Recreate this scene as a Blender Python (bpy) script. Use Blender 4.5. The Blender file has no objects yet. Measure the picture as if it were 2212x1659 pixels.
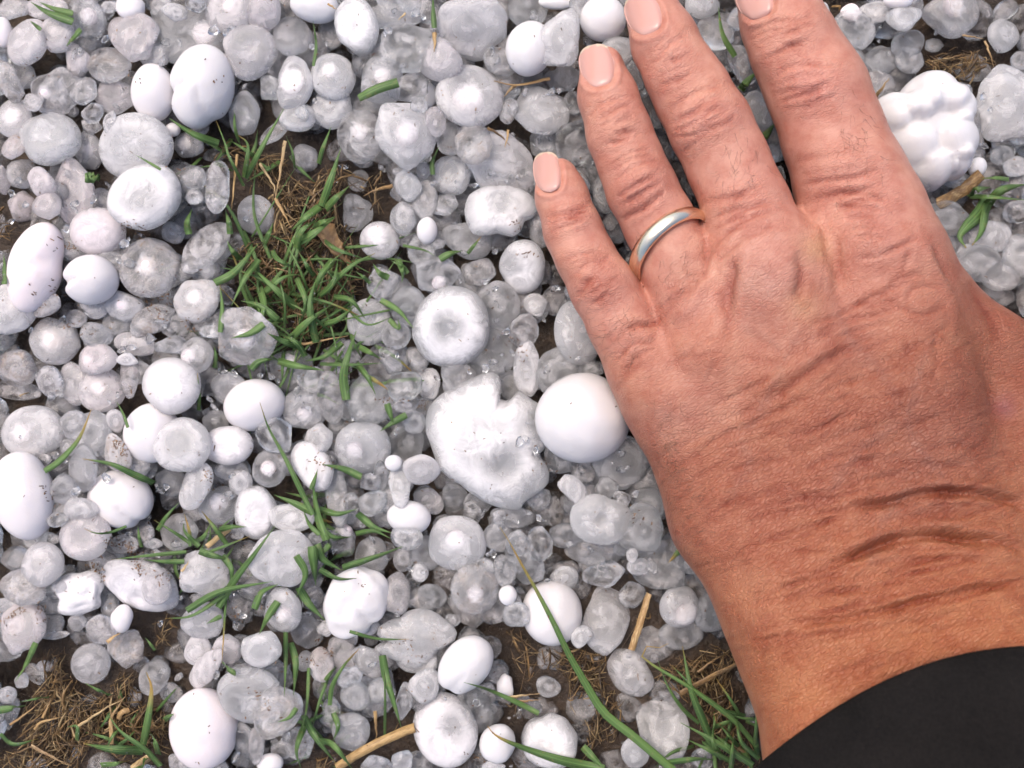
# Close view of a hand over fallen hail on a grass and straw ground.
import bpy, math, random
import numpy as np
from mathutils import Vector, Matrix

rng = np.random.default_rng(7)
random.seed(7)
scene = bpy.context.scene
col = scene.collection

# ------------------------------------------------------------------ camera
CAM_H = 0.256                      # metres above the soil
HFOV = math.radians(62.0)
TANH = math.tan(HFOV / 2)
cam_data = bpy.data.cameras.new("camera")
cam_data.sensor_width = 36.0
cam_data.lens = 18.0 / TANH
cam_data.clip_start = 0.005
cam_data.clip_end = 200.0
cam_data.dof.use_dof = True
cam_data.dof.focus_distance = CAM_H - 0.026
cam_data.dof.aperture_fstop = 16.0
cam = bpy.data.objects.new("camera", cam_data)
cam.location = (0, 0, CAM_H)
col.objects.link(cam)
scene.camera = cam

# ------------------------------------------------------------------ sky and sun (overcast daylight)
SUN_AZ = math.radians(128.0)       # direction the light comes from, measured from +X
SUN_EL = math.radians(60.0)
world = bpy.data.worlds.new("World")
scene.world = world
world.use_nodes = True
wn = world.node_tree.nodes
wn.clear()
sky = wn.new("ShaderNodeTexSky")
sky.sky_type = 'NISHITA'
sky.sun_disc = False
sky.sun_elevation = SUN_EL
sky.sun_rotation = math.pi / 2 - SUN_AZ
sky.air_density = 1.0
sky.dust_density = 5.0
sky.ozone_density = 0.3
bg = wn.new("ShaderNodeBackground")
bg.inputs["Strength"].default_value = 0.15
wo = wn.new("ShaderNodeOutputWorld")
world.node_tree.links.new(sky.outputs[0], bg.inputs[0])
world.node_tree.links.new(bg.outputs[0], wo.inputs[0])

sun_data = bpy.data.lights.new("sun", 'SUN')
sun_data.energy = 0.9
sun_data.angle = math.radians(50.0)
sun_data.color = (1.0, 0.94, 0.88)
sun = bpy.data.objects.new("sun", sun_data)
d = Vector((math.cos(SUN_EL) * math.cos(SUN_AZ), math.cos(SUN_EL) * math.sin(SUN_AZ), math.sin(SUN_EL)))
sun.rotation_euler = d.to_track_quat('Z', 'Y').to_euler()
sun.location = d * 3
col.objects.link(sun)

vs = scene.view_settings
vs.view_transform = 'Standard'
vs.look = 'None'
vs.exposure = 0.52
vs.gamma = 1.0
vs.use_curve_mapping = False

scene.render.engine = 'CYCLES'
cy = scene.cycles
cy.use_denoising = True
cy.use_adaptive_sampling = True
cy.adaptive_threshold = 0.035
cy.adaptive_min_samples = 20
cy.max_bounces = 13
cy.diffuse_bounces = 3
cy.glossy_bounces = 4
cy.transmission_bounces = 8
cy.volume_bounces = 9
cy.transparent_max_bounces = 12
cy.sample_clamp_indirect = 4.0
cy.blur_glossy = 0.5

# ------------------------------------------------------------------ helpers
def P(dx, dy, z):
    """Point at height z (metres) seen at (dx, dy) of a 2212 x 1659 picture plane."""
    s = TANH * (CAM_H - z) / 1106.0
    return np.array([(dx - 1106.0) * s, -(dy - 829.5) * s, z])

def PX(z):
    """Metres per picture unit at height z."""
    return TANH * (CAM_H - z) / 1106.0

def mesh_obj(name, verts, faces, mat=None, parent=None, smooth=True):
    me = bpy.data.meshes.new(name)
    verts = np.asarray(verts, dtype=np.float64)
    if isinstance(faces, np.ndarray):
        n, k = faces.shape
        me.vertices.add(len(verts))
        me.vertices.foreach_set("co", verts.astype(np.float32).ravel())
        me.loops.add(n * k)
        me.loops.foreach_set("vertex_index", faces.astype(np.int32).ravel())
        me.polygons.add(n)
        me.polygons.foreach_set("loop_start", np.arange(0, n * k, k, dtype=np.int32))
        me.update(calc_edges=True)
        me.validate()
    else:
        me.from_pydata(verts.tolist(), [], faces)
        me.update()
    if smooth:
        me.polygons.foreach_set("use_smooth", np.ones(len(me.polygons), dtype=bool))
    if mat is not None:
        me.materials.append(mat)
    o = bpy.data.objects.new(name, me)
    col.objects.link(o)
    if parent is not None:
        o.parent = parent
    return o

def tag(o, label=None, cat=None, group=None, kind=None):
    if label: o["label"] = label
    if cat: o["category"] = cat
    if group: o["group"] = group
    if kind: o["kind"] = kind
    return o

def float_attr(o, name, values):
    a = o.data.attributes.new(name, 'FLOAT', 'POINT')
    a.data.foreach_set("value", np.asarray(values, dtype=np.float32))

def color_attr(o, name, rgb):
    a = o.data.attributes.new(name, 'FLOAT_COLOR', 'POINT')
    c = np.ones((len(rgb), 4), dtype=np.float32)
    c[:, :3] = rgb
    a.data.foreach_set("color", c.ravel())

_ico = {}
def ico(level):
    if level not in _ico:
        import bmesh
        bm = bmesh.new()
        bmesh.ops.create_icosphere(bm, subdivisions=level, radius=1.0)
        v = np.array([x.co[:] for x in bm.verts])
        f = np.array([[w.index for w in x.verts] for x in bm.faces], dtype=np.int32)
        bm.free()
        _ico[level] = (v, f)
    return _ico[level]

class NT:
    """Small node helper."""
    def __init__(self, name):
        self.m = bpy.data.materials.new(name)
        self.m.use_nodes = True
        self.t = self.m.node_tree
        self.t.nodes.clear()
        self.out = self.t.nodes.new("ShaderNodeOutputMaterial")
    def n(self, typ, **kw):
        x = self.t.nodes.new(typ)
        for k, v in kw.items():
            if k.startswith("i_"):
                x.inputs[k[2:].replace("_", " ")].default_value = v
            else:
                setattr(x, k, v)
        return x
    def l(self, a, b):
        self.t.links.new(a, b)
    def ramp(self, src, stops):
        r = self.n("ShaderNodeValToRGB")
        el = r.color_ramp.elements
        while len(el) < len(stops):
            el.new(0.5)
        for e, (p, c) in zip(el, stops):
            e.position = p
            e.color = (c, c, c, 1) if isinstance(c, (int, float)) else (*c, 1)
        self.l(src, r.inputs[0])
        return r.outputs[0]
    def math(self, op, a, b=None, clamp=False):
        x = self.n("ShaderNodeMath", operation=op, use_clamp=clamp)
        for i, s in enumerate((a, b)):
            if s is None: continue
            if isinstance(s, (int, float)): x.inputs[i].default_value = s
            else: self.l(s, x.inputs[i])
        return x.outputs[0]
    def mixc(self, f, a, b, blend='MIX'):
        x = self.n("ShaderNodeMix", data_type='RGBA', blend_type=blend)
        for i, s in ((0, f), (6, a), (7, b)):
            if isinstance(s, (int, float)): x.inputs[i].default_value = s
            elif isinstance(s, tuple): x.inputs[i].default_value = (*s, 1)
            else: self.l(s, x.inputs[i])
        return x.outputs[2]
    def noise(self, vec, scale, detail=4, rough=0.55, dist=0.0):
        x = self.n("ShaderNodeTexNoise")
        x.inputs["Scale"].default_value = scale
        x.inputs["Detail"].default_value = detail
        x.inputs["Roughness"].default_value = rough
        x.inputs["Distortion"].default_value = dist
        if vec is not None: self.l(vec, x.inputs["Vector"])
        return x.outputs[0]

# ------------------------------------------------------------------ materials of the ground
def mat_soil():
    t = NT("soil")
    tc = t.n("ShaderNodeTexCoord").outputs["Object"]
    a = t.noise(tc, 60, 8, 0.65)
    b = t.noise(tc, 420, 5, 0.6)
    c1 = t.ramp(a, [(0.3, (0.010, 0.006, 0.004)), (0.5, (0.026, 0.015, 0.009)), (0.7, (0.065, 0.038, 0.02))])
    c2 = t.ramp(b, [(0.35, (0.03, 0.02, 0.014)), (0.65, (0.075, 0.045, 0.024))])
    cc = t.mixc(0.45, c1, c2)
    p = t.n("ShaderNodeBsdfPrincipled")
    p.inputs["Roughness"].default_value = 0.6
    t.l(cc, p.inputs["Base Color"])
    bp = t.n("ShaderNodeBump")
    bp.inputs["Strength"].default_value = 0.8
    bp.inputs["Distance"].default_value = 0.002
    t.l(b, bp.inputs["Height"])
    t.l(bp.outputs[0], p.inputs["Normal"])
    t.l(p.outputs[0], t.out.inputs[0])
    return t.m

def mat_leaf(name, dark, light, dry=None, gloss=0.45):
    """Blade material: hue varies per blade, fine veins along it; the attribute 'tip' dries the end."""
    t = NT(name)
    oi = t.n("ShaderNodeObjectInfo")
    at = t.n("ShaderNodeAttribute", attribute_name="along")
    ac = t.n("ShaderNodeAttribute", attribute_name="across")
    geo = t.n("ShaderNodeNewGeometry")
    tc = t.n("ShaderNodeTexCoord").outputs["Object"]
    nz = t.noise(tc, 150, 4)
    mixf = t.math('ADD', t.math('MULTIPLY', oi.outputs["Random"], 0.6), t.math('MULTIPLY', nz, 0.5), True)
    cc = t.mixc(mixf, dark, light)
    cmb = t.n("ShaderNodeCombineXYZ")
    t.l(t.math('MULTIPLY', ac.outputs["Fac"], 6.0), cmb.inputs[0])
    t.l(t.math('MULTIPLY', at.outputs["Fac"], 1.2), cmb.inputs[1])
    t.l(t.math('MULTIPLY', oi.outputs["Random"], 40.0), cmb.inputs[2])
    vein = t.noise(cmb.outputs[0], 1.0, 2)
    cc = t.mixc(t.math('MULTIPLY', t.ramp(vein, [(0.42, 0.0), (0.62, 1.0)]), 0.5), cc, tuple(min(1, x * 1.8) for x in light))
    mid = t.math('SUBTRACT', 1.0, t.math('MULTIPLY', t.math('ABSOLUTE', ac.outputs["Fac"]), 4.0), True)
    cc = t.mixc(t.math('MULTIPLY', mid, 0.35), cc, tuple(min(1, x * 2.0) for x in light))
    sp = t.noise(tc, 700, 3, 0.7)
    cc = t.mixc(t.math('MULTIPLY', t.ramp(sp, [(0.58, 0.0), (0.68, 1.0)]), 0.4), cc, (0.30, 0.24, 0.09))
    if dry:
        dr = t.n("ShaderNodeAttribute", attribute_name="dry")
        n2 = t.noise(tc, 260, 3)
        f = t.math('MULTIPLY', dr.outputs["Fac"], t.ramp(n2, [(0.3, 0.6), (0.6, 1.0)]), True)
        cc = t.mixc(f, cc, dry)
    p = t.n("ShaderNodeBsdfPrincipled")
    p.inputs["Roughness"].default_value = gloss
    t.l(cc, p.inputs["Base Color"])
    bp = t.n("ShaderNodeBump")
    bp.inputs["Strength"].default_value = 0.5
    bp.inputs["Distance"].default_value = 0.0003
    t.l(vein, bp.inputs["Height"])
    t.l(bp.outputs[0], p.inputs["Normal"])
    tr = t.n("ShaderNodeBsdfTranslucent")
    t.l(cc, tr.inputs[0])
    mx = t.n("ShaderNodeMixShader")
    mx.inputs[0].default_value = 0.22
    t.l(p.outputs[0], mx.inputs[1])
    t.l(tr.outputs[0], mx.inputs[2])
    t.l(mx.outputs[0], t.out.inputs[0])
    return t.m

def mat_straw(name, cols):
    t = NT(name)
    oi = t.n("ShaderNodeObjectInfo")
    at = t.n("ShaderNodeAttribute", attribute_name="pick")
    tc = t.n("ShaderNodeTexCoord").outputs["Object"]
    nz = t.noise(tc, 240, 5, 0.6)
    f = t.math('ADD', t.math('ADD', oi.outputs["Random"], at.outputs["Fac"]), t.math('MULTIPLY', t.math('SUBTRACT', nz, 0.5), 0.7))
    al = t.n("ShaderNodeAttribute", attribute_name="along"); ac = t.n("ShaderNodeAttribute", attribute_name="across")
    cb = t.n("ShaderNodeCombineXYZ")
    t.l(t.math('MULTIPLY', ac.outputs["Fac"], 5.0), cb.inputs[0]); t.l(t.math('MULTIPLY', al.outputs["Fac"], 2.5), cb.inputs[1]); t.l(t.math('MULTIPLY', oi.outputs["Random"], 50.0), cb.inputs[2])
    st = t.noise(cb.outputs[0], 1.0, 4, 0.6)
    f = t.math('ADD', f, t.math('MULTIPLY', t.math('SUBTRACT', st, 0.5), 1.1))
    f = t.math('FRACT', t.math('ADD', f, 3.0))
    n = len(cols)
    cc = t.ramp(f, [(i / (n - 1), c) for i, c in enumerate(cols)])
    p = t.n("ShaderNodeBsdfPrincipled")
    p.inputs["Roughness"].default_value = 0.5
    t.l(cc, p.inputs["Base Color"])
    t.l(p.outputs[0], t.out.inputs[0])
    return t.m

# ------------------------------------------------------------------ ice
def mat_ice(name, clear, white, rough, dens=0.0, sss=0.0, glassrough=0.08, bump=0.4, dirty=False, sscale=0.002, lump=1.2):
    """Wet hail ice.  clear = share of clear ice in the shell, dens = scattering inside it.
    Object colour: R extra cloud, G dirt stain, B pinkish tint.  Attributes: window (clear patch), rad (0 centre, 1 rim)."""
    t = NT(name)
    tc = t.n("ShaderNodeTexCoord").outputs["Object"]
    oi = t.n("ShaderNodeObjectInfo")
    sh = t.n("ShaderNodeVectorMath", operation='ADD')
    rv = t.n("ShaderNodeCombineXYZ")
    t.l(t.math('MULTIPLY', oi.outputs["Random"], 9.0), rv.inputs[0])
    t.l(t.math('MULTIPLY', oi.outputs["Random"], 31.0), rv.inputs[1])
    t.l(tc, sh.inputs[0]); t.l(rv.outputs[0], sh.inputs[1])
    v = sh.outputs[0]
    sep = t.n("ShaderNodeSeparateColor")
    t.l(oi.outputs["Color"], sep.inputs[0])
    n1 = t.noise(v, 190, 5, 0.66, 1.1)
    wc = t.mixc(sep.outputs[2], white, (0.87, 0.765, 0.785))
    dirtf = None
    if dirty:
        dn = t.noise(v, 210, 4, 0.7, 0.8)
        dirtf = t.math('MULTIPLY', t.ramp(dn, [(0.42, 0.0), (0.62, 1.0)]), sep.outputs[1], True)
        wc = t.mixc(dirtf, wc, (0.24, 0.155, 0.09))
    p = t.n("ShaderNodeBsdfPrincipled")
    p.inputs["Roughness"].default_value = rough
    p.inputs["IOR"].default_value = 1.31
    if sss > 0:
        p.inputs["Subsurface Weight"].default_value = sss
        p.inputs["Subsurface Radius"].default_value = (1.0, 1.05, 1.2)
        p.inputs["Subsurface Scale"].default_value = sscale
    t.l(wc, p.inputs["Base Color"])
    bp = None
    n2 = None
    if bump > 0:
        n2 = t.noise(v, 620, 4, 0.7)
        bp = t.n("ShaderNodeBump")
        bp.inputs["Strength"].default_value = bump
        bp.inputs["Distance"].default_value = 0.0012
        t.l(t.math('ADD', t.math('MULTIPLY', n2, 0.6), n1), bp.inputs["Height"])
        t.l(bp.outputs[0], p.inputs["Normal"])
    if clear <= 0 and not name.startswith("window"):
        t.l(p.outputs[0], t.out.inputs[0])
        return t.m
    g = t.n("ShaderNodeBsdfGlass")
    g.inputs["IOR"].default_value = 1.31
    g.inputs["Roughness"].default_value = glassrough
    g.inputs["Color"].default_value = (0.985, 0.99, 0.995, 1)
    if bp: t.l(bp.outputs[0], g.inputs["Normal"])
    mx = t.n("ShaderNodeMixShader")
    if name.startswith("window"):
        win = t.n("ShaderNodeAttribute", attribute_name="window").outputs["Fac"]
        f = t.math('MULTIPLY', win, t.ramp(n2, [(0.35, 0.15), (0.62, 0.7)]), True)
    else:
        rad = t.n("ShaderNodeAttribute", attribute_name="rad").outputs["Fac"]
        ph = t.math('ADD', t.math('MULTIPLY', rad, 9.0), t.math('ADD', t.math('MULTIPLY', n1, 7.0), t.math('MULTIPLY', oi.outputs["Random"], 60.0)))
        ring = t.math('MULTIPLY', t.math('SINE', ph), 0.07)
        lumpn = t.math('ADD', t.math('MULTIPLY', t.math('SUBTRACT', n1, 0.5), lump), ring)
        f = t.math('ADD', lumpn, clear)
        f = t.math('SUBTRACT', f, t.n("ShaderNodeAttribute", attribute_name="cloud").outputs["Fac"])
        f = t.math('SUBTRACT', f, t.math('MULTIPLY', sep.outputs[0], 0.5))
        f = t.math('ADD', f, t.math('MULTIPLY', t.n("ShaderNodeAttribute", attribute_name="window").outputs["Fac"], 0.25))
        if dirtf: f = t.math('SUBTRACT', f, t.math('MULTIPLY', dirtf, 0.35))
        f = t.math('MINIMUM', t.math('MAXIMUM', f, 0.05), 0.98)
    t.l(f, mx.inputs[0]); t.l(p.outputs[0], mx.inputs[1]); t.l(g.outputs[0], mx.inputs[2])
    t.l(mx.outputs[0], t.out.inputs[0])
    if dens > 0:
        vs_ = t.n("ShaderNodeVolumeScatter")
        vs_.inputs["Density"].default_value = dens
        vs_.inputs["Color"].default_value = (0.975, 0.975, 0.98, 1)
        t.l(vs_.outputs[0], t.out.inputs["Volume"])
    return t.m

M = {}
M["soil"] = mat_soil()
for _d in (False, True):
    _x = "d" if _d else ""
    M["w" + _x] = mat_ice("white_ice" + _x, 0.0, (0.66, 0.652, 0.665), 0.2, 0.0, 0.8, bump=0.14, dirty=_d)
    M["x" + _x] = mat_ice("window_ice" + _x, 0.0, (0.72, 0.715, 0.73), 0.15, 0.0, 0.0, 0.12, bump=0.16, dirty=_d)
    M["m" + _x] = mat_ice("milky_ice" + _x, 0.82, (0.94, 0.925, 0.94), 0.05, 260.0, 0.0, 0.15, bump=0.34, dirty=_d, lump=0.75)
    M["c" + _x] = mat_ice("cloudy_ice" + _x, 0.93, (0.90, 0.895, 0.91), 0.06, 70.0, 0.0, 0.15, bump=0.62, dirty=_d, lump=0.75)
    M["g" + _x] = mat_ice("clear_ice" + _x, 0.95, (0.90, 0.895, 0.91), 0.04, 12.0, 0.0, 0.03, bump=0.5, dirty=_d)
M["chip"] = mat_ice("chip_ice", 0.90, (0.88, 0.875, 0.89), 0.05, 0.0, 0.0, 0.03, bump=0.4)
M["frag"] = mat_ice("fragment_ice", 0.84, (0.82, 0.81, 0.82), 0.16, 0.0, 0.0, 0.14, bump=0.4, dirty=True)
M["core"] = mat_ice("core_ice", 0.0, (0.92, 0.92, 0.93), 0.5, bump=0)
M["grass"] = mat_leaf("grass_leaf", (0.032, 0.078, 0.021), (0.120, 0.210, 0.062), (0.42, 0.26, 0.07))
M["straw"] = mat_straw("straw", [(0.50, 0.34, 0.15), (0.30, 0.17, 0.07), (0.62, 0.46, 0.24), (0.16, 0.085, 0.04), (0.42, 0.27, 0.11)])
M["straw_dark"] = mat_straw("thatch_straw", [(0.05, 0.03, 0.016), (0.20, 0.12, 0.05), (0.03, 0.018, 0.011), (0.44, 0.31, 0.15), (0.07, 0.04, 0.02), (0.30, 0.18, 0.07), (0.04, 0.025, 0.014)])
M["crumb"] = mat_straw("crumbs", [(0.075, 0.035, 0.02), (0.16, 0.075, 0.03), (0.05, 0.028, 0.018), (0.28, 0.15, 0.06), (0.10, 0.05, 0.025)])

# ------------------------------------------------------------------ ground
def build_ground():
    n = 150
    xs = np.linspace(-0.34, 0.34, n)
    X, Y = np.meshgrid(xs, xs, indexing='ij')
    Z = np.zeros_like(X)
    for _ in range(26):
        k = rng.uniform(30, 420)
        a = rng.uniform(0, 6.283)
        Z += (0.10 / k ** 0.95) * np.sin(k * (X * math.cos(a) + Y * math.sin(a)) + rng.uniform(0, 6.28))
    Z = np.minimum(Z * 0.6, 0.0012 + 0.1 * Z)
    edge = np.clip((0.34 - np.maximum(abs(X), abs(Y))) / 0.05, 0, 1)
    Z = Z * edge
    V = np.stack([X, Y, Z], -1).reshape(-1, 3)
    idx = np.arange(n * n).reshape(n, n)
    F = [(int(idx[i, j]), int(idx[i + 1, j]), int(idx[i + 1, j + 1]), int(idx[i, j + 1])) for i in range(n - 1) for j in range(n - 1)]
    V = V.tolist()
    b = len(V)
    R = 60.0
    V += [(-R, -R, 0), (R, -R, 0), (R, R, 0), (-R, R, 0)]
    c = [int(idx[0, 0]), int(idx[-1, 0]), int(idx[-1, -1]), int(idx[0, -1])]
    rows = [[int(q) for q in idx[:, 0]], [int(q) for q in idx[-1, :]], [int(q) for q in idx[::-1, -1]], [int(q) for q in idx[0, ::-1]]]
    for s in range(4):
        F.append(tuple([b + s, b + (s + 1) % 4] + rows[s][::-1]))
    o = mesh_obj("ground", V, F, M["soil"])
    tag(o, kind="structure")
    return o
build_ground()

# ------------------------------------------------------------------ hail catalogue
# Per picture tile: "u v ru rv rot kind irregularity layer options"; kinds w white, m milky, c cloudy, g clear.
# options: k:u,v,r core | d:dirt | t:pink tint | n:angle,depth,width notch | p:u,v,r,depth dimple | q:u,v,r clear window
#          b:u,v,r,h bump | r ripple rings | h:height ratio | o:outline | @landmark
TILES = {"A": (0, 0), "B": (1000, 0), "C": (0, 800), "D": (1000, 800), "E": (0, 1500), "F": (1000, 1500),
         "G": (0, 2124), "I": (1000, 2124), "J": (2000, 2124), "K": (1900, 1400), "L": (2832, 0), "M": (2000, 0), "N": (2000, 700), "O": (2832, 700)}
CAT = {}
CAT["A"] = """
20 235 60 105 0 w 0 1
200 305 160 165 0 m 0 1 t:.3
410 245 115 135 0 m 1 2 t:.4
645 140 130 135 0 g 0 3 k:660,125,56 @clearcore
945 55 105 92 0 w 1 1
1165 55 90 75 20 c 2 1
1275 90 90 55 0 m 2 1
1420 30 70 60 0 g 1 1
1660 70 190 155 -8 m 0 2 k:1690,55,48 p:1660,20,120,.12 t:.4
1915 80 150 118 60 m 1 3 t:.6 @toppink
985 270 168 185 30 m 3 2 t:.5 d:.25
1390 270 290 200 0 c 1 0 k:1490,260,80
2120 262 142 150 0 c 0 1 t:.3
1820 365 175 182 -20 m 1 2 t:.3 @pearcream
795 465 165 130 -10 g 1 3 d:.75 @brownclear
565 450 100 115 0 m 1 1 t:.4
1115 670 150 195 0 w 0 2
1460 630 215 285 -12 w 0 4 n:202,.17,.22 n:305,.10,.25 @egg
1775 830 120 150 0 c 0 1
400 660 185 150 15 g 3 2 k:335,680,40 d:.3
605 665 85 110 -10 g 1 2 d:.3
170 560 100 90 0 c 1 0
60 590 90 150 20 g 2 1 d:.6
830 690 150 120 0 c 2 0 t:.4 d:.2
100 860 130 150 0 m 0 1 k:120,860,48
365 1010 215 212 0 m 1 2 b:310,985,100,.12 @lobed
530 810 40 40 0 m 0 1
680 820 75 65 30 g 2 2
660 915 68 45 0 g 2 2
800 880 45 78 -15 g 2 2
645 1100 110 130 0 m 0 1 k:660,1090,44
985 1070 268 222 22 m 0 3 @lens1
1060 1430 268 212 32 m 0 4 v r q:1060,1460,130 @lens2
1255 940 52 50 0 w 1 2
1370 1060 110 100 0 c 1 0 k:1350,1040,48
1405 1285 100 90 0 g 1 2
1580 1350 88 182 -5 g 0 3 n:10,.16,.35 n:185,.14,.35 @peanut
1410 1430 60 55 0 g 0 2
1855 1560 135 140 0 m 0 2 @grassball
100 1070 80 92 10 m 2 2 d:.5 t:.5
20 1310 50 100 0 m 1 1 t:.5
165 1265 110 95 30 c 2 0
300 1320 95 115 30 m 1 2 t:.6
540 1400 150 225 12 m 3 4 t:.8 @pinkfused
340 1490 105 105 0 m 1 3 t:.7
160 1500 92 115 0 m 1 2 t:.6
740 1450 70 80 0 c 1 0
1560 1130 80 55 0 c 1 0
1450 935 60 50 0 c 1 0
1985 965 130 62 30 c 2 0
330 60 180 70 0 m 1 0 t:.3
90 60 120 80 0 c 1 0 d:.3
800 50 65 45 0 g 1 1
1120 400 112 92 0 m 1 0
250 740 70 60 0 c 2 1
1960 640 90 90 20 c 2 0
"""
CAT["B"] = """
440 50 172 110 -8 w 0 1
745 195 162 200 20 m 0 3 v p:700,150,110,.14 n:215,.12,.4 @crescent
560 245 92 100 0 c 2 0 d:.35
1010 80 192 120 0 c 3 1
1110 330 195 190 25 g 2 3 @angular
1560 190 248 215 0 m 3 2 t:.15 @bumpytop
1355 430 142 148 -35 m 1 4 t:.5 n:80,.1,.4
1990 75 152 130 0 c 1 1
2000 350 165 182 0 w 0 2
575 560 158 170 0 m 0 4 k:555,540,44 @lenscore
285 610 130 185 -10 m 1 2 k:285,600,80
930 590 152 165 0 c 0 1 k:940,560,55
320 860 130 100 0 m 0 0
560 790 157 135 20 m 0 2
345 810 45 55 20 g 2 3
1270 695 65 95 0 w 1 2
1565 700 236 240 -10 m 0 3 k:1550,750,98 p:1550,650,120,.1 @bigcore
770 990 165 180 0 g 0 3 k:780,965,55 d:.25 @darkclear
1110 955 215 212 0 m 3 4 k:1105,985,75 @domecore
1200 760 55 60 0 c 1 5
1320 890 70 100 10 c 2 5 d:.3 t:.4
1590 1030 132 148 15 g 1 5 d:.6 @ambershell
1420 1010 90 122 0 c 1 3 t:.3
1435 1275 142 145 0 m 0 3 p:1440,1270,80,.15 r
1225 1240 55 60 0 m 1 2
1110 1345 85 110 35 m 2 2
1050 1245 45 35 0 c 1 2
1850 810 60 85 -20 g 1 1 d:.5
370 1145 95 95 0 c 0 0 d:.3
760 1310 70 80 0 c 1 0 d:.5
745 1540 112 132 0 c 1 1
1385 1480 95 78 0 g 2 3
1240 1440 80 140 0 c 2 0 d:.3
840 780 120 92 0 c 1 0
1130 640 130 110 20 g 2 2
1800 1210 240 200 -30 m 2 3
1790 450 112 100 0 c 2 0 d:.35
2110 1040 110 100 0 c 2 1
"""
CAT["C"] = """
715 210 186 168 15 m 0 4 v t:.5 b:690,230,60,.06 @creamdisc
260 475 185 322 -16 w 0 4 t:.45 n:20,.12,.35 n:205,.06,.4 @potato
655 555 178 172 0 w 0 4 n:192,.2,.22 @kidney
75 760 170 178 0 m 0 2
1085 470 198 206 0 g 0 4 k:1075,470,64 d:.5 @dirtydisc
340 730 110 92 30 m 2 2 d:.45
690 745 112 80 0 m 1 2
905 745 135 112 -30 m 0 3 k:895,735,48 n:150,.05,.5
850 880 102 90 0 c 1 1
1120 860 152 98 25 g 2 4 d:.7 @muddyshard
1430 695 172 148 15 m 1 3 k:1440,690,50 d:.4
1340 490 65 80 0 c 1 1
1500 480 62 75 0 c 1 1
1500 310 110 215 -38 g 2 3 d:.15 @splinter
1255 220 76 75 0 m 2 3
420 990 170 165 0 m 1 3 k:390,1000,64 d:.35
550 840 70 62 0 g 2 3
700 960 110 92 0 c 1 1
980 1020 150 84 -10 m 0 2 t:.2
710 1130 145 116 0 m 0 4 k:665,1145,38 t:.7
740 1360 162 157 0 m 0 3 k:725,1340,48 t:.4 @greyball
540 1310 112 152 15 m 0 1 t:.2
360 1300 92 102 0 g 2 2
130 1190 142 132 0 g 1 2 d:.8
120 1350 182 70 -10 g 2 0 d:.3
1240 1325 196 192 0 m 0 4 v @brightdisc
1430 1100 110 132 0 c 0 2 k:1375,1110,48
1240 1035 110 62 0 c 1 1
1270 900 100 85 0 c 2 1
940 1250 70 150 10 c 2 1 d:.3 t:.3
1780 970 200 192 25 g 2 4 k:1795,970,62 d:.6 @brownangular
1845 1465 216 182 10 w 0 4 @egg2
1660 1345 125 122 0 c 0 2
2140 450 50 70 0 c 1 0 d:.5
520 290 110 135 20 c 1 1
820 420 112 72 0 c 1 1
30 200 62 120 0 c 1 1
1020 1230 82 82 0 c 1 0 d:.3
920 1135 72 45 0 m 1 1
200 985 50 42 0 c 1 0
1720 300 62 82 10 g 2 1
1530 930 82 45 -10 g 2 2
1600 360 80 45 20 c 2 1
"""
CAT["D"] = """
910 272 140 136 0 m 0 3 k:900,240,70 @clearrim
1090 110 95 126 10 c 1 1
1255 200 72 95 0 w 0 4 @capsule
1215 350 98 130 15 g 3 3
1335 290 45 40 0 g 2 4
570 450 110 112 0 c 0 2 d:.45 t:.5 n:250,-.15,.3 @browndrop
290 455 45 70 15 c 1 1 d:.4
945 580 112 115 -20 g 2 4 @greenshard
1330 520 168 132 10 g 1 4 k:1340,580,44
1560 260 182 142 0 c 0 1
1630 500 102 100 0 g 2 3 d:.4
1795 60 262 188 0 m 1 4 v o:pinky p:1800,20,110,.1 q:1800,20,110 @pinkymass
1945 470 165 192 -10 m 0 4 v q:1870,420,85 n:215,.1,.3 @halfclear
2040 745 85 70 -35 m 2 2
1430 895 268 292 -12 m 0 5 v r q:1400,880,105 h:.55 @bigdisc
1120 750 142 142 0 c 0 1
1770 740 162 172 0 c 1 1
835 858 150 160 0 m 0 3 r p:850,850,90,.1 @ringdisc
1030 960 105 102 0 c 0 4 @twin
675 685 58 82 12 g 0 3 @lenslet
640 1055 55 75 0 g 0 2
702 1080 78 92 0 g 0 3
290 1210 168 150 -15 c 1 3 k:260,1160,60
420 1275 90 88 20 g 2 3
555 1405 98 190 5 g 0 4 d:.4 @almond
370 1500 157 150 0 c 0 1 k:370,1520,50
845 1430 160 176 0 c 0 3 @darkdome
1020 1130 112 110 0 g 2 3
1190 1120 82 82 0 c 2 1 d:.4
1080 1330 130 112 10 g 2 3 d:.15
1265 1310 85 112 0 m 2 4
1480 1270 132 122 0 c 1 1 d:.3
1750 1070 170 190 0 c 1 2 @greyflat
1980 1200 95 195 0 m 3 3 @longpale
1955 930 100 132 -15 g 2 3 d:.35
1850 1320 82 112 0 c 1 1
700 1515 62 72 0 c 2 1
1225 1480 82 62 0 c 2 1
1110 1455 92 60 10 g 2 2
1550 560 82 122 0 c 1 0 d:.4
2080 200 82 122 0 c 2 1 d:.3
"""
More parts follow.
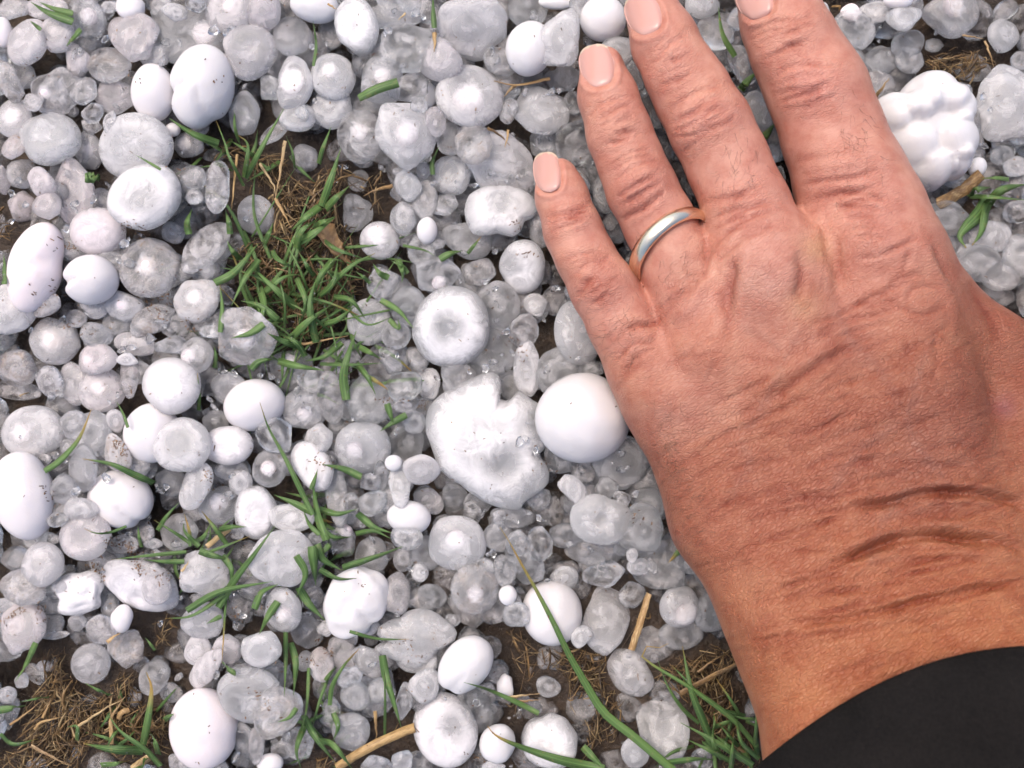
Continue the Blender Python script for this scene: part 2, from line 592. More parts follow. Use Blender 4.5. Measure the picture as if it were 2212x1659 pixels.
CAT["E"] = """
235 370 230 190 5 m 0 3 k:185,380,55 @greycore
170 820 212 308 12 w 0 4 n:30,.05,.4 @whitepotato
1105 380 190 212 0 w 0 3 @behindball
1320 465 206 190 0 m 0 4 q:1360,440,110 @greycentre
1655 470 184 138 6 m 0 5 v t:.1 @lentil
605 640 105 172 -12 c 0 2
850 520 95 130 15 m 1 3 d:.6
840 290 62 85 15 m 0 3 d:.2
680 390 122 162 0 c 1 1
500 480 62 62 0 c 0 1
530 320 82 92 0 c 2 1
1240 725 112 102 0 c 1 1
1420 755 128 182 -28 m 0 5 n:200,.16,.4 n:350,.08,.3 @bean
1750 740 82 92 20 m 0 3
1590 900 140 136 0 c 0 2 k:1580,880,50
880 860 222 200 -25 w 0 4 n:335,.12,.15 @whitechunk
320 570 56 50 0 g 1 4
470 785 100 116 0 c 1 1
590 930 120 82 0 m 1 1
620 1140 180 162 0 m 0 4 t:.5 n:345,.1,.2 p:600,1140,110,.15 @creambowl
310 1335 146 150 0 m 0 4 t:.3 @palecoin
425 1495 56 46 0 g 0 4 @bead
170 1490 152 130 0 g 2 2 d:.5
1470 1375 170 158 -20 m 2 2
1855 945 142 185 10 m 1 4 v n:330,.08,.3 @taperwhite
1070 1105 60 60 0 g 0 3 d:.4 @ringlet
1110 1180 60 42 0 m 1 2
1300 1100 152 132 0 c 0 0
1720 1110 62 42 0 c 1 1
1955 640 122 132 0 c 0 2 k:1950,630,50
2000 390 120 110 0 g 2 4
300 1150 152 62 0 c 1 0
420 1010 72 52 0 c 1 1
1390 220 82 72 0 c 1 1
1570 290 92 82 0 c 0 0
1000 620 92 92 0 c 1 1
1700 650 112 72 0 c 1 1
900 1180 100 62 0 c 2 1
"""
CAT["F"] = """
785 482 195 194 0 m 0 4 k:735,480,52 r @coredisc
1015 595 62 58 0 w 0 5 @pebble
1060 760 90 152 0 m 0 2
1210 640 136 112 0 m 0 4 t:.2 d:.15
1255 860 108 72 -30 m 2 5 t:.4
1125 990 152 116 -8 w 0 5 @smallegg
1108 1135 120 85 0 g 0 6 d:.2 @glassbean
1470 1180 202 202 0 m 0 4 k:1470,1130,64 r @moon
1205 1385 62 68 0 m 0 4 @button
1250 1250 122 122 0 c 0 1
850 735 70 76 0 g 1 4 d:.3
605 850 82 188 8 c 0 4 n:0,.14,.35 n:180,.14,.35 d:.2
710 890 56 66 0 g 2 4
860 880 112 82 20 c 2 2
930 700 62 122 0 c 1 1
425 618 128 190 32 m 0 4 v d:.2 @tiltedlens
465 425 110 102 0 m 1 2 d:.2
270 990 166 94 -6 m 0 5 @flatmilky
640 1150 98 122 20 g 1 4 k:670,1090,42 @triclear
215 1280 214 205 0 m 1 3 t:.1 @milkyslab
850 1270 122 132 0 c 0 1
690 980 62 62 0 c 0 1
455 1140 56 42 0 c 2 2 d:.4
1680 430 430 470 0 m 0 5 v o:slab q:1830,610,150 p:1830,610,170,.1 q:2020,300,110 h:.36 @slab
1110 450 132 152 0 c 0 1
1165 300 82 84 0 c 0 3
1450 850 92 112 0 c 2 1 d:.4
1580 960 70 92 20 g 2 2
1630 870 102 82 0 c 1 0
1085 1290 72 92 0 c 0 1
1770 1130 112 112 0 c 0 2 b:1740,1220,50,.2
1820 1370 82 112 0 c 1 1
1955 1300 115 190 22 c 1 2
1840 1555 65 70 0 w 0 3
2060 850 96 92 0 g 0 3
1850 960 122 62 0 c 1 1
1930 1180 92 92 0 g 2 3 d:.3
2080 1170 92 112 0 g 2 2
690 225 72 62 0 c 2 1
600 330 62 62 0 c 1 1
1650 1330 102 62 -20 c 1 1
"""
CAT["G"] = """
160 630 160 162 20 m 1 4 t:.6 d:.3 n:240,-.1,.3 @creamdome
580 400 170 155 30 m 3 3 v
1000 330 262 200 -25 m 3 3 v @icemass
1140 330 105 152 0 m 0 5 t:.4 d:.15
880 570 72 102 -10 w 1 4
740 655 108 95 -30 g 1 4 d:.3
660 900 136 145 0 c 0 2 @greysphere
925 790 130 132 0 g 1 2 d:.7
1490 590 156 142 0 m 0 4
1650 800 105 115 0 m 0 2 t:.4
1430 810 96 102 0 m 1 2 t:.2
1490 940 82 172 -40 m 0 4 t:.3
1895 800 140 142 0 m 0 4
1480 1370 226 275 10 w 0 5 t:.35 n:340,.05,.2 b:1400,1300,100,.04 @pinkpotato
1820 1130 236 190 -15 c 0 2 @largegrey
2010 1250 150 190 -48 g 1 4 d:.55
1860 1490 62 132 0 c 0 4 t:.3
1960 1625 92 72 0 w 0 4
1120 1000 105 122 -30 c 0 1
1240 1110 82 72 0 g 1 2 d:.4
50 1130 66 66 0 c 0 1
160 1030 56 56 0 c 1 1
1300 470 92 92 0 c 1 1
1440 440 62 52 0 c 0 1
800 480 62 92 0 c 0 1
400 695 100 30 5 g 0 2
560 600 72 62 0 c 1 0
330 920 62 42 0 c 1 0
640 1180 70 62 0 g 2 2
500 1230 92 50 0 g 2 1 d:.5
970 1150 60 72 0 g 1 1
1500 1045 92 62 0 c 2 1 d:.35
270 1640 82 52 0 c 0 0
1280 1610 62 62 0 c 1 1
1360 1625 62 52 0 c 1 1 d:.3
60 700 62 42 0 c 1 1
560 1540 42 52 0 g 1 0
360 620 92 102 0 c 2 0 d:.4
1765 1450 112 132 0 c 0 1
40 480 90 55 0 c 1 1
"""
CAT["I"] = """
213 512 139 170 -8 m 0 4 k:235,520,48 r @tuftlens
735 445 208 240 -20 w 3 5 n:330,.16,.2 @lumpywhite
1175 720 300 190 8 m 1 4 d:.4 o:ruffle @ruffled
1530 905 165 215 -40 w 0 4 n:280,.1,.3 @chunkwhite
1240 1060 110 120 -20 m 1 4 d:.2
1390 1400 222 262 10 m 0 5 v t:.2 r p:1470,1310,120,.06 q:1470,1310,120 @ringedwhite
1600 1240 122 178 25 c 0 3
1765 1480 122 132 -15 w 1 5 @smallwhite
715 1390 132 140 25 c 1 3 d:.25 @greendome
330 1480 100 115 0 g 2 2
200 1530 82 72 0 c 1 1
488 912 86 120 8 m 1 5 d:.5 t:.3 @dirtfleck
640 860 108 170 10 c 1 4 t:.3
370 880 62 72 -20 m 0 2
520 640 62 56 0 m 1 4
380 665 122 142 0 c 1 2
700 1000 92 86 20 g 2 4
740 1130 112 112 0 c 0 1 d:.3
830 880 92 122 15 m 2 1
810 640 92 62 0 m 1 2 d:.3
1090 1170 56 132 -15 c 2 2
1040 400 100 152 0 c 1 2 d:.3 t:.3
1280 420 104 92 0 c 1 3
1600 360 174 178 0 c 0 3 k:1600,390,52 d:.55 @brownball
1440 590 52 52 0 c 2 2
1830 1065 58 82 5 w 2 2
1080 1610 82 82 0 c 1 2
880 1625 102 62 0 c 1 1
900 1100 82 92 0 c 2 0 d:.3
1190 880 150 92 0 m 0 2
1640 1110 62 62 0 c 2 1
1720 1230 42 42 0 g 2 1
560 1240 62 82 0 g 2 1
1740 1645 82 42 0 m 1 1
"""
CAT["J"] = """
318 532 207 220 0 w 0 5 @bladeball
715 550 170 212 -15 m 2 3 b:620,470,60,.1 @trislab
1240 488 146 154 0 m 0 5 k:1285,530,76 d:.2 @wristcore
1250 690 152 112 10 c 0 3 d:.3
1060 760 155 132 0 c 0 2 d:.5
415 272 86 80 0 m 2 3
680 255 152 92 10 g 2 2
900 400 92 88 -30 g 2 4
955 195 76 66 0 m 2 4
900 115 42 52 0 m 1 3
1035 190 32 58 20 g 2 5
530 700 84 72 30 m 1 5
605 815 94 58 -35 m 1 5
310 850 88 112 -35 m 2 3
290 1070 90 72 -25 c 0 2
885 965 128 182 42 m 1 4 @roughoval
560 1205 145 118 0 c 1 2 d:.4 p:520,1200,70,.35
870 1210 102 122 10 c 1 2
1125 1345 165 228 14 m 3 5 @roughlong
1130 1100 122 102 0 c 0 2
285 1455 200 205 -20 m 1 4 v n:120,.1,.25 @hornwhite
187 1212 68 42 -30 g 0 3
530 1410 98 96 0 g 0 3 @glassball
930 1540 104 132 -10 m 0 3 d:.1
1412 1585 92 82 0 g 1 2
1480 525 130 155 0 c 0 1
1300 160 72 112 40 c 0 2
60 545 102 92 0 c 0 2
1010 50 150 92 0 c 1 1
"""
CAT["K"] = """
725 460 321 311 0 w 0 6 h:.98 @ball
1010 790 212 190 0 c 1 2 @shadowdisc
855 1185 210 178 -8 m 0 4 p:855,1180,60,.35 n:75,.1,.3 @donut
655 970 70 125 40 m 1 4
900 960 82 82 0 c 1 2
1010 1050 62 62 0 g 2 3
740 840 82 82 0 g 2 1 d:.5
570 745 132 112 0 c 1 1
550 120 162 162 0 c 1 1
1200 1080 112 122 0 c 1 1
1160 1265 160 182 0 c 1 1
620 1300 142 102 0 c 1 2
220 1170 162 72 0 c 1 1
820 1420 200 122 0 c 0 0 d:.5
1000 1400 52 52 0 c 1 1
1300 1560 200 142 0 c 0 0 d:.4
790 100 82 50 0 g 2 2
"""
CAT["L"] = """
975 220 150 150 0 g 1 3 k:960,80,70 @clearlump
1130 90 112 84 0 m 1 2
1300 5 105 52 0 w 0 3
1345 132 125 84 10 m 1 3
945 420 122 88 -40 c 2 3
1180 440 142 102 20 c 1 1
1370 320 122 112 0 c 1 1
1380 440 102 92 0 c 1 0
2060 260 118 114 0 m 0 1 r
1690 100 200 162 0 c 0 0 d:.5 k:1680,60,70
1840 500 112 102 0 c 1 0 d:.4
1480 960 360 430 0 w 0 4 o:cauli b:1540,690,170,.22 b:1690,800,140,.2 b:1670,1040,160,.22 b:1370,800,110,.25 b:1210,870,110,.18 b:1520,1260,130,.18 b:1700,1210,100,.15 b:1350,1090,140,.15 h:.6 @cauli
1872 1212 58 70 -20 w 0 4
2080 780 205 245 0 m 3 2 d:.12 @rightflat
740 100 62 92 0 m 0 1
1740 685 92 92 0 c 1 1
170 470 85 142 30 g 2 2 d:.4
260 835 122 160 0 c 0 1
370 1130 62 92 0 c 1 1
420 1300 52 92 0 c 1 1
1740 1315 122 52 0 m 0 2
2150 1210 82 72 0 c 1 1
2050 1130 92 72 0 c 1 0
2180 440 62 72 0 c 1 1 d:.3
1560 330 62 52 0 c 1 0 d:.3
"""
CAT["M"] = """
380 295 140 215 -20 m 2 4 @triwhite
690 140 165 152 0 w 0 2
1400 30 132 105 0 m 0 1
360 15 132 50 0 w 0 4
800 370 132 102 0 m 0 2
260 790 215 165 -10 m 2 4 @kneeslab
400 570 112 102 0 c 1 1 d:.3
510 1060 152 175 0 g 2 2
690 1400 82 142 0 c 1 1
540 60 92 112 0 c 1 1
470 750 62 102 0 c 1 1
600 290 62 52 0 g 2 3
"""
CAT["N"] = """
520 1115 182 232 0 m 0 2 @pinkyball
"""
CAT["O"] = """
1620 300 182 122 -10 c 0 1
1960 430 162 112 10 c 0 1
1880 620 172 132 -15 c 0 2
2030 720 152 100 -25 c 0 1
2195 560 110 152 0 c 2 2
2160 250 90 80 0 g 2 1 d:.3
"""
OUTLINES = {
 "pinky": [(1530,20),(1560,-60),(1640,-110),(1760,-125),(1900,-110),(2010,-60),(2060,40),(2030,100),(1960,130),(1940,200),(1880,245),(1810,230),(1760,215),(1680,235),(1590,225),(1545,150)],
 "slab": [(1250,260),(1265,200),(1330,120),(1400,70),(1480,30),(1600,-30),(1700,-68),(1750,-60),(1785,-30),(1800,40),(1775,130),(1850,150),(1920,70),(2010,130),(2075,170),(2090,300),(2125,420),(2110,490),(2062,540),(2105,580),(2145,650),(2140,740),(2095,790),(2020,840),(1960,880),(1930,940),(1830,930),(1700,890),(1600,830),(1500,750),(1400,690),(1340,630),(1310,540),(1280,450),(1250,380)],
 "cauli": [(1105,800),(1150,720),(1230,680),(1300,690),(1380,590),(1470,535),(1560,540),(1630,590),(1660,640),(1750,680),(1815,770),(1815,850),(1775,915),(1830,1000),(1840,1090),(1810,1180),(1740,1300),(1640,1320),(1560,1390),(1420,1370),(1330,1340),(1230,1230),(1130,1010),(1090,900)],
 "ruffle": [(870,790),(900,760),(1000,740),(890,690),(905,640),(960,600),(1060,570),(1100,530),(1180,505),(1260,510),(1340,545),(1380,580),(1440,620),(1475,680),(1460,730),(1400,765),(1340,800),(1290,860),(1240,910),(1160,950),(1100,920),(1060,880),(960,845)],
}

GROW = 1.05
def parse_catalogue():
    out = []
    for tile, txt in CAT.items():
        ox, oy = TILES[tile]
        k = 1200.0 / 2212.0
        q = 2212.0 / 4032.0
        tx = lambda u: (ox + u * k) * q
        ty = lambda v: (oy + v * k) * q
        s = k * q
        for line in txt.strip().splitlines():
            w = line.split()
            u, v, ru, rv, rot = [float(x) for x in w[:5]]
            e = dict(x=tx(u), y=ty(v), rx=ru * s * GROW, ry=rv * s * GROW, rot=math.radians(rot), kind=w[5], irr=int(w[6]), layer=int(w[7]),
                     cores=[], dirt=0.0, tint=0.0, notches=[], dimples=[], windows=[], bumps=[], rings=False, h=None, outline=None, mark=None, veil=False)
            for o in w[8:]:
                if o[0] == "@": e["mark"] = o[1:]; continue
                if o == "r": e["rings"] = True; continue
                if o == "v": e["veil"] = True; continue
                key, val = o.split(":")
                if key == "o":
                    e["outline"] = [((a - u) * s, (b - v) * s) for a, b in OUTLINES[val]]; continue
                f = [float(x) for x in val.split(",")]
                if key == "k": e["cores"].append(((f[0] - u) * s, (f[1] - v) * s, f[2] * s))
                elif key == "d": e["dirt"] = f[0]
                elif key == "t": e["tint"] = f[0]
                elif key == "h": e["h"] = f[0]
                elif key == "n": e["notches"].append((math.radians(f[0]), f[1], f[2]))
                else:
                    e[{"p": "dimples", "q": "windows", "b": "bumps"}[key]].append(((f[0] - u) * s, (f[1] - v) * s, f[2] * s) + tuple(f[3:]))
            out.append(e)
    return out

def sines(dirs, n, kmin, kmax, amp, r):
    out = np.zeros(len(dirs))
    for _ in range(n):
        k = r.normal(size=3); k /= np.linalg.norm(k)
        f = r.uniform(kmin, kmax)
        out += np.sin(dirs @ k * f + r.uniform(0, 6.28)) / n ** 0.5
    return out * amp

def stone_shape(e, level, r):
    """Unit-scaled stone in picture units (x right, y up), z up, with its window attribute."""
    V, F = ico(level)
    D = V.copy()
    th = np.arctan2(D[:, 1], D[:, 0])
    rxy = np.hypot(D[:, 0], D[:, 1])
    mn = min(e["rx"], e["ry"])
    hz = e["h"] or {"w": 0.78, "m": 0.47, "c": 0.44, "g": 0.44}[e["kind"]] * (1.0 if e["irr"] < 2 else 0.8) * r.uniform(0.9, 1.1)
    # slightly flattened top profile for lens shapes
    X = D[:, 0].copy(); Y = D[:, 1].copy(); Z = D[:, 2].copy()
    if e["outline"]:
        pts = np.array([(a, -b) for a, b in e["outline"]])
        pa = np.arctan2(pts[:, 1], pts[:, 0]); pr = np.hypot(pts[:, 0], pts[:, 1])
        o = np.argsort(pa); pa = pa[o]; pr = pr[o]
        pa = np.concatenate([pa - 2 * math.pi, pa, pa + 2 * math.pi]); pr = np.tile(pr, 3)
        rr = np.interp(th, pa, pr)
        rim = np.clip(rxy, 0, 1) ** 2
        base = np.mean(e["outline"] and pr) * 1.0
        rad = rxy * (rr * rim + (0.5 * base + 0.5 * rr) * (1 - rim))
        X = np.cos(th) * rad; Y = np.sin(th) * rad
        Z = np.sign(Z) * np.abs(Z) ** 0.9 * hz * mn
    else:
        R = np.ones(len(D))
        tl = th
        for a, dpt, wd in e["notches"]:
            da = (tl - a + math.pi) % (2 * math.pi) - math.pi
            R -= dpt * np.exp(-(da / wd) ** 2)
        amp = [0.036, 0.075, 0.08, 0.11][e["irr"]]
        R += sines(D, 7, 1.2, 3.2, amp, r)
        R += sines(D, 8, 5, 11, amp * (0.4 if e["irr"] in (1, 3) else 0.22 if e["kind"] != "w" else 0.1), r)
        if e["kind"] != "w":
            pa = [0.035, 0.065, 0.05, 0.08][e["irr"]] * (0.35 if e["mark"] else 1.0)
            for k, f_ in ((2, .6), (3, .8), (4, .6), (5, .5), (7, .3)):
                R += pa * f_ * r.normal() * np.cos(k * tl + r.uniform(0, 6.28)) * rxy
        D2 = D * R[:, None]
        if e["kind"] != "w" and e["irr"] != 2 and r.uniform() < 0.8:
            # flat melted coin rather than a ball
            q_ = np.clip(rxy, 0, 1)
            pw = r.uniform(2.6, 4.6)
            D2[:, 2] = np.sign(D[:, 2]) * np.sqrt(np.clip(1 - q_ ** pw, 0, 1)) * R * r.uniform(0.72, 0.95)
            if r.uniform() < 0.35 and not e["mark"]:        # a melted or broken side
                for _ in range(2):
                    a_ = r.uniform(0, 6.283); nn = np.array([math.cos(a_), math.sin(a_), 0.0])
                    D2 -= np.maximum(D2 @ nn - r.uniform(0.72, 0.9), 0)[:, None] * nn * 0.85
        if e["irr"] == 2:
            for _ in range(9):
                a = r.uniform(0, 6.283)
                n = np.array([math.cos(a), math.sin(a), r.normal() * 0.7]); n /= np.linalg.norm(n)
                dist = r.uniform(0.66, 0.95)
                ex = np.maximum(D2 @ n - dist, 0)
                D2 = D2 - ex[:, None] * n * 0.92
            D2 *= 1.12
            D2 += D * sines(D, 9, 7, 16, 0.02, r)[:, None]
        X = D2[:, 0] * e["rx"]; Y = D2[:, 1] * e["ry"]; Z = D2[:, 2] * hz * mn
    if not e["outline"]:
        c, s = math.cos(e["rot"]), math.sin(e["rot"])
        X, Y = X * c - Y * s, X * s + Y * c
    top = np.clip(D[:, 2] * 3, 0, 1)
    win = np.zeros(len(D))
    for (a, b, rad, dep) in e["dimples"]:
        g = np.exp(-(((X - a) ** 2 + (Y + b) ** 2) / (rad * 0.75) ** 2))
        Z -= top * g * dep * mn
        g2 = np.exp(-((np.hypot(X - a, Y + b) - rad) / (rad * 0.25)) ** 2)
        Z += top * g2 * dep * mn * 0.12
    for (a, b, rad, hh) in e["bumps"]:
        dd = np.clip(1 - ((X - a) ** 2 + (Y + b) ** 2) / rad ** 2, 0, 1)
        Z += top * np.sqrt(dd) * hh * mn
    for w in e["windows"]:
        a, b, rad = w[:3]
        dd = np.hypot(X - a, Y + b) / rad
        f = np.clip(1.35 - dd, 0, 1) * top
        win = np.maximum(win, f)
        rough = sines(D * 1.0, 10, 14, 30, 1.0, r)
        Z += f * rough * 0.02 * mn
    if e["rings"]:
        rr = np.hypot(X, Y) / mn
        Z += top * 0.012 * mn * np.sin(rr * 16 + r.uniform(0, 6)) * np.clip(1.2 - rr, 0, 1)
    # fine melt ripples
    Z += top * sines(D, 8, 6, 14, 0.012 if e["irr"] != 3 else 0.03, r) * mn
    return np.stack([X, Y, Z], 1), F, win, hz * mn

# height field of the pile (metres), used to rest each stone on what lies below it
HG = 0.0015
HX0, HY0, HNX, HNY = -0.22, -0.18, 294, 240
HM = np.zeros((HNX, HNY))
def hm_region(cx, cy, rx, ry):
    i0 = max(0, int((cx - rx - HX0) / HG)); i1 = min(HNX, int((cx + rx - HX0) / HG) + 2)
    j0 = max(0, int((cy - ry - HY0) / HG)); j1 = min(HNY, int((cy + ry - HY0) / HG) + 2)
    xs = HX0 + np.arange(i0, i1) * HG
    ys = HY0 + np.arange(j0, j1) * HG
    return i0, i1, j0, j1, np.meshgrid(xs, ys, indexing='ij')

def rest_height(cx, cy, rx, ry, rot, rz, pct_ring=82, pct_in=45):
    m = max(rx, ry)
    i0, i1, j0, j1, (X, Y) = hm_region(cx, cy, m, m)
    if X.size == 0: return rz
    c, s = math.cos(rot), math.sin(rot)
    U = ((X - cx) * c + (Y - cy) * s) / rx
    W = (-(X - cx) * s + (Y - cy) * c) / ry
    rho = np.hypot(U, W)
    H = HM[i0:i1, j0:j1]
    ring = (rho > 0.6) & (rho < 1.0)
    ins = rho < 0.9
    z1 = np.percentile(H[ring], pct_ring) + 0.0004 if ring.any() else rz
    z2 = np.percentile((H + rz * np.sqrt(np.clip(1 - rho ** 2, 0, 1)))[ins], pct_in) if ins.any() else rz
    return max(z1, z2, rz * 0.55)

def hm_add(cx, cy, rx, ry, rot, rz, zc):
    m = max(rx, ry)
    i0, i1, j0, j1, (X, Y) = hm_region(cx, cy, m, m)
    if X.size == 0: return
    c, s = math.cos(rot), math.sin(rot)
    U = ((X - cx) * c + (Y - cy) * s) / rx
    W = (-(X - cx) * s + (Y - cy) * c) / ry
    q = 1 - U ** 2 - W ** 2
    top = np.where(q > 0, zc + rz * np.sqrt(np.clip(q, 0, 1)) * 0.95, 0)
    HM[i0:i1, j0:j1] = np.maximum(HM[i0:i1, j0:j1], top)

# bare places (grass, straw and soil show): polygons in the picture plane
BARE = [
 [(480,300),(600,260),(760,350),(860,420),(800,620),(830,780),(600,800),(470,700),(480,520)],
 [(0,1400),(180,1380),(330,1480),(400,1659),(0,1659)],
 [(1290,1290),(1560,1330),(1680,1659),(1180,1659),(1200,1480),(1080,1480),(1060,1330)],
 [(1880,120),(2000,60),(2212,60),(2212,160),(1990,190)],
 [(640,1330),(760,1330),(720,1460),(640,1500)],
 [(240,1250),(420,1270),(400,1400),(250,1450)],
]
def in_poly(x, y, poly):
    c = False
    n = len(poly)
    for i in range(n):
        x1, y1 = poly[i]; x2, y2 = poly[i - 1]
        if (y1 > y) != (y2 > y) and x < (x2 - x1) * (y - y1) / (y2 - y1) + x1:
            c = not c
    return c
def bare(x, y):
    return any(in_poly(x, y, p) for p in BARE)

HANDZONE = [(1190,380),(1290,120),(1400,0),(1780,0),(2000,460),(2300,640),(2300,1150),(2000,1400),(1640,1400),(1400,950),(1290,720)]
# --- fragments that fill the gaps below the stones that can be told apart (nobody could count these)
def build_fragments():
    r = np.random.default_rng(11)
    VV, FF, n = [], [], 0
    base, F = ico(2)
    spots = []
    tries = 0
    while len(spots) < 1700 and tries < 12000:
        tries += 1
        x = r.uniform(-160, 2372); y = r.uniform(-140, 1800)
        if bare(x, y) and r.uniform() < 0.9: continue
        spots.append((x, y))
    while len(spots) < 2050:
        x = r.uniform(1180, 2300); y = r.uniform(-20, 1400)
        if in_poly(x, y, HANDZONE): spots.append((x, y))
    for (x, y) in spots:
        inframe = 0 < x < 2212 and 0 < y < 1659
        rad = r.uniform(18, 52) if inframe else r.uniform(24, 62)
        s = PX(0.004)
        rx, ry = rad * s * r.uniform(0.8, 1.15), rad * s * r.uniform(0.7, 1.1)
        rz = min(rx, ry) * r.uniform(0.45, 0.75)
        rot = r.uniform(0, 6.28)
        p = P(x, y, 0.004)
        under = x > 1180 and y < 1330 and in_poly(x, y, HANDZONE)
        zc = min(rest_height(p[0], p[1], rx, ry, rot, rz, 60, 30), 0.0165 if under else 0.012)
        R = 1 + sines(base, 6, 1.5, 4, 0.10, r)
        v = base * R[:, None]
        if r.uniform() < 0.75:
            for _ in range(7):
                nn = r.normal(size=3); nn /= np.linalg.norm(nn)
                v = v - np.maximum(v @ nn - r.uniform(0.55, 0.9), 0)[:, None] * nn * 0.9
        v = v * np.array([rx, ry, rz])
        c, sn = math.cos(rot), math.sin(rot)
        v = np.stack([v[:, 0] * c - v[:, 1] * sn + p[0], v[:, 0] * sn + v[:, 1] * c + p[1], v[:, 2] + zc], 1)
        hm_add(p[0], p[1], rx, ry, rot, rz, zc)
        VV.append(v); FF.append(F + n); n += len(v)
    o = mesh_obj("ice_fragments", np.concatenate(VV), np.concatenate(FF), M["frag"])
    o.color = (0.0, 0.25, 0.2, 1)
    tag(o, "loose layer of small cloudy ice fragments under the hailstones", "ice", kind="stuff")
build_fragments()

STONES = parse_catalogue()
EXTRA_OUT = []
def build_hail():
    order = sorted(range(len(STONES)), key=lambda i: (STONES[i]["layer"], i))
    for i in order:
        e = STONES[i]
        r = np.random.default_rng(1000 + i)
        level = 4 if max(e["rx"], e["ry"]) > 48 or e["outline"] else 3
        if e["outline"]: level = 5
        V, F, win, rzpx = stone_shape(e, level, r)
        z = 0.012
        for _ in range(2):
            s = PX(z)
            p = P(e["x"], e["y"], z)
            rz = rzpx * s
            z = rest_height(p[0], p[1], e["rx"] * s, e["ry"] * s, e["rot"], rz)
            z = min(z, 0.014 + 0.0045 * e["layer"] + 0.3 * rz)
        s = PX(z)
        p = P(e["x"], e["y"], z)
        rz = rzpx * s
        e["pos"] = p; e["rz"] = rz
        hm_add(p[0], p[1], e["rx"] * s, e["ry"] * s, e["rot"], rz, z)
        name = "ice_shard" if e["irr"] == 2 else "hailstone"
        mk = ("x" if e["windows"] and e["kind"] == "w" else e["kind"]) + ("d" if e["dirt"] > 0 else "")
        o = mesh_obj(name, V * s, F, M[mk])
        if e["windows"]: float_attr(o, "window", win)
        if e["veil"]:
            rim_ = np.hypot(*ico(level)[0][:, :2].T)
            cl = 0.46 * np.clip((0.97 - rim_) * 3.2, 0, 1)
            for w_ in e["windows"]:
                cl *= 1 - np.clip(1.35 - np.hypot(V[:, 0] - w_[0], V[:, 1] + w_[1]) / w_[2], 0, 1) * 0.55
            float_attr(o, "cloud", cl)
        elif e["cores"]:
            cl = np.zeros(len(V))
            for (a, b, cr) in e["cores"]:
                dd = np.hypot(V[:, 0] - a, V[:, 1] + b) / cr
                cl = np.maximum(cl, 0.44 / (1 + np.exp((dd - 0.9) * 5)) - 0.12 * np.exp(-((dd - 1.5) / 0.3) ** 2))
            float_attr(o, "cloud", cl)
        float_attr(o, "rad", np.hypot(V[:, 0] / e["rx"], V[:, 1] / e["ry"]))
        # a gentle tilt so that no two stones sit alike
        ta = 0.16 if not e["outline"] and e["kind"] != "w" else 0.05
        o.rotation_euler = (r.normal() * ta, r.normal() * ta, 0)
        o.location = p
        o.color = (r.uniform(0, 0.25) + 0.12 * min(1.0, max(0.0, 1.25 - e["x"] / 800.0)), e["dirt"], min(1.0, e["tint"] + 0.06 + r.uniform(0, 0.14) + 0.22 * max(0.0, 1 - e["x"] / 800.0)), 1)  # towards the left the ice colour carries painted brighter, pinker light
        e["obj"] = o
        for (a, b, cr) in e["cores"]:
            cv, cf = ico(3)
            cr2 = cr * 1.05 * s
            R = 1 + sines(cv, 6, 1.5, 5, 0.06, r)
            m = min(0.8, cr2 / max(rz, 1e-6))
            ch = min(cr2 * 0.85, rz * 0.62)
            c = mesh_obj("core", cv * R[:, None] * np.array([cr2, cr2, ch]), cf, M["core"], o)
            # keep the core inside the shell
            q = math.hypot(a, b) * s / (min(e["rx"], e["ry"]) * s)
            zz = max(0.0, rz * math.sqrt(max(0.02, 1 - q * q)) - ch) * 0.55
            c.location = (a * s, -b * s, zz)
build_hail()

def build_chips():
    # small clear splinters and crumbs of ice lodged in the gaps between the stones
    r = np.random.default_rng(77)
    base, F = ico(1)
    VV, FF, n = [], [], 0
    for _ in range(3200):
        x, y = r.uniform(0, 2212), r.uniform(0, 1659)
        if bare(x, y) and r.uniform() < 0.75: continue
        s = PX(0.012)
        p = P(x, y, 0.012)
        h0 = hm_at(p[0], p[1])
        loc = HM[max(0, int((p[0] - HX0) / HG) - 5):int((p[0] - HX0) / HG) + 6, max(0, int((p[1] - HY0) / HG) - 5):int((p[1] - HY0) / HG) + 6]
        if loc.size == 0 or h0 > loc.mean() + 0.0005: continue      # keep to the hollows
        R = r.uniform(5, 16) * s
        v = base * (1 + r.normal(size=(len(base), 1)) * 0.16)
        for _ in range(4):
            nn = r.normal(size=3); nn /= np.linalg.norm(nn)
            v = v - np.maximum(v @ nn - r.uniform(0.35, 0.8), 0)[:, None] * nn
        v = v * np.array([1, r.uniform(0.45, 0.9), r.uniform(0.3, 0.7)]) * R
        a, b = r.uniform(0, 6.28), r.normal() * 0.5
        rot = np.array(Matrix.Rotation(a, 3, 'Z') @ Matrix.Rotation(b, 3, 'X'))
        q = P(x, y, h0 + R * 0.25)
        VV.append(v @ rot.T + q); FF.append(F + n); n += len(v)
    o = mesh_obj("ice_chips", np.concatenate(VV), np.concatenate(FF), M["chip"])
    o.color = (0.1, 0, 0.15, 1)
    tag(o, "small clear chips of broken ice lodged in the gaps between hailstones", "ice", kind="stuff")
def hm_at(x, y):
    i = int(round((x - HX0) / HG)); j = int(round((y - HY0) / HG))
    if 1 <= i < HNX - 1 and 1 <= j < HNY - 1:
        return HM[i - 1:i + 2, j - 1:j + 2].max()
    return 0.0
build_chips()

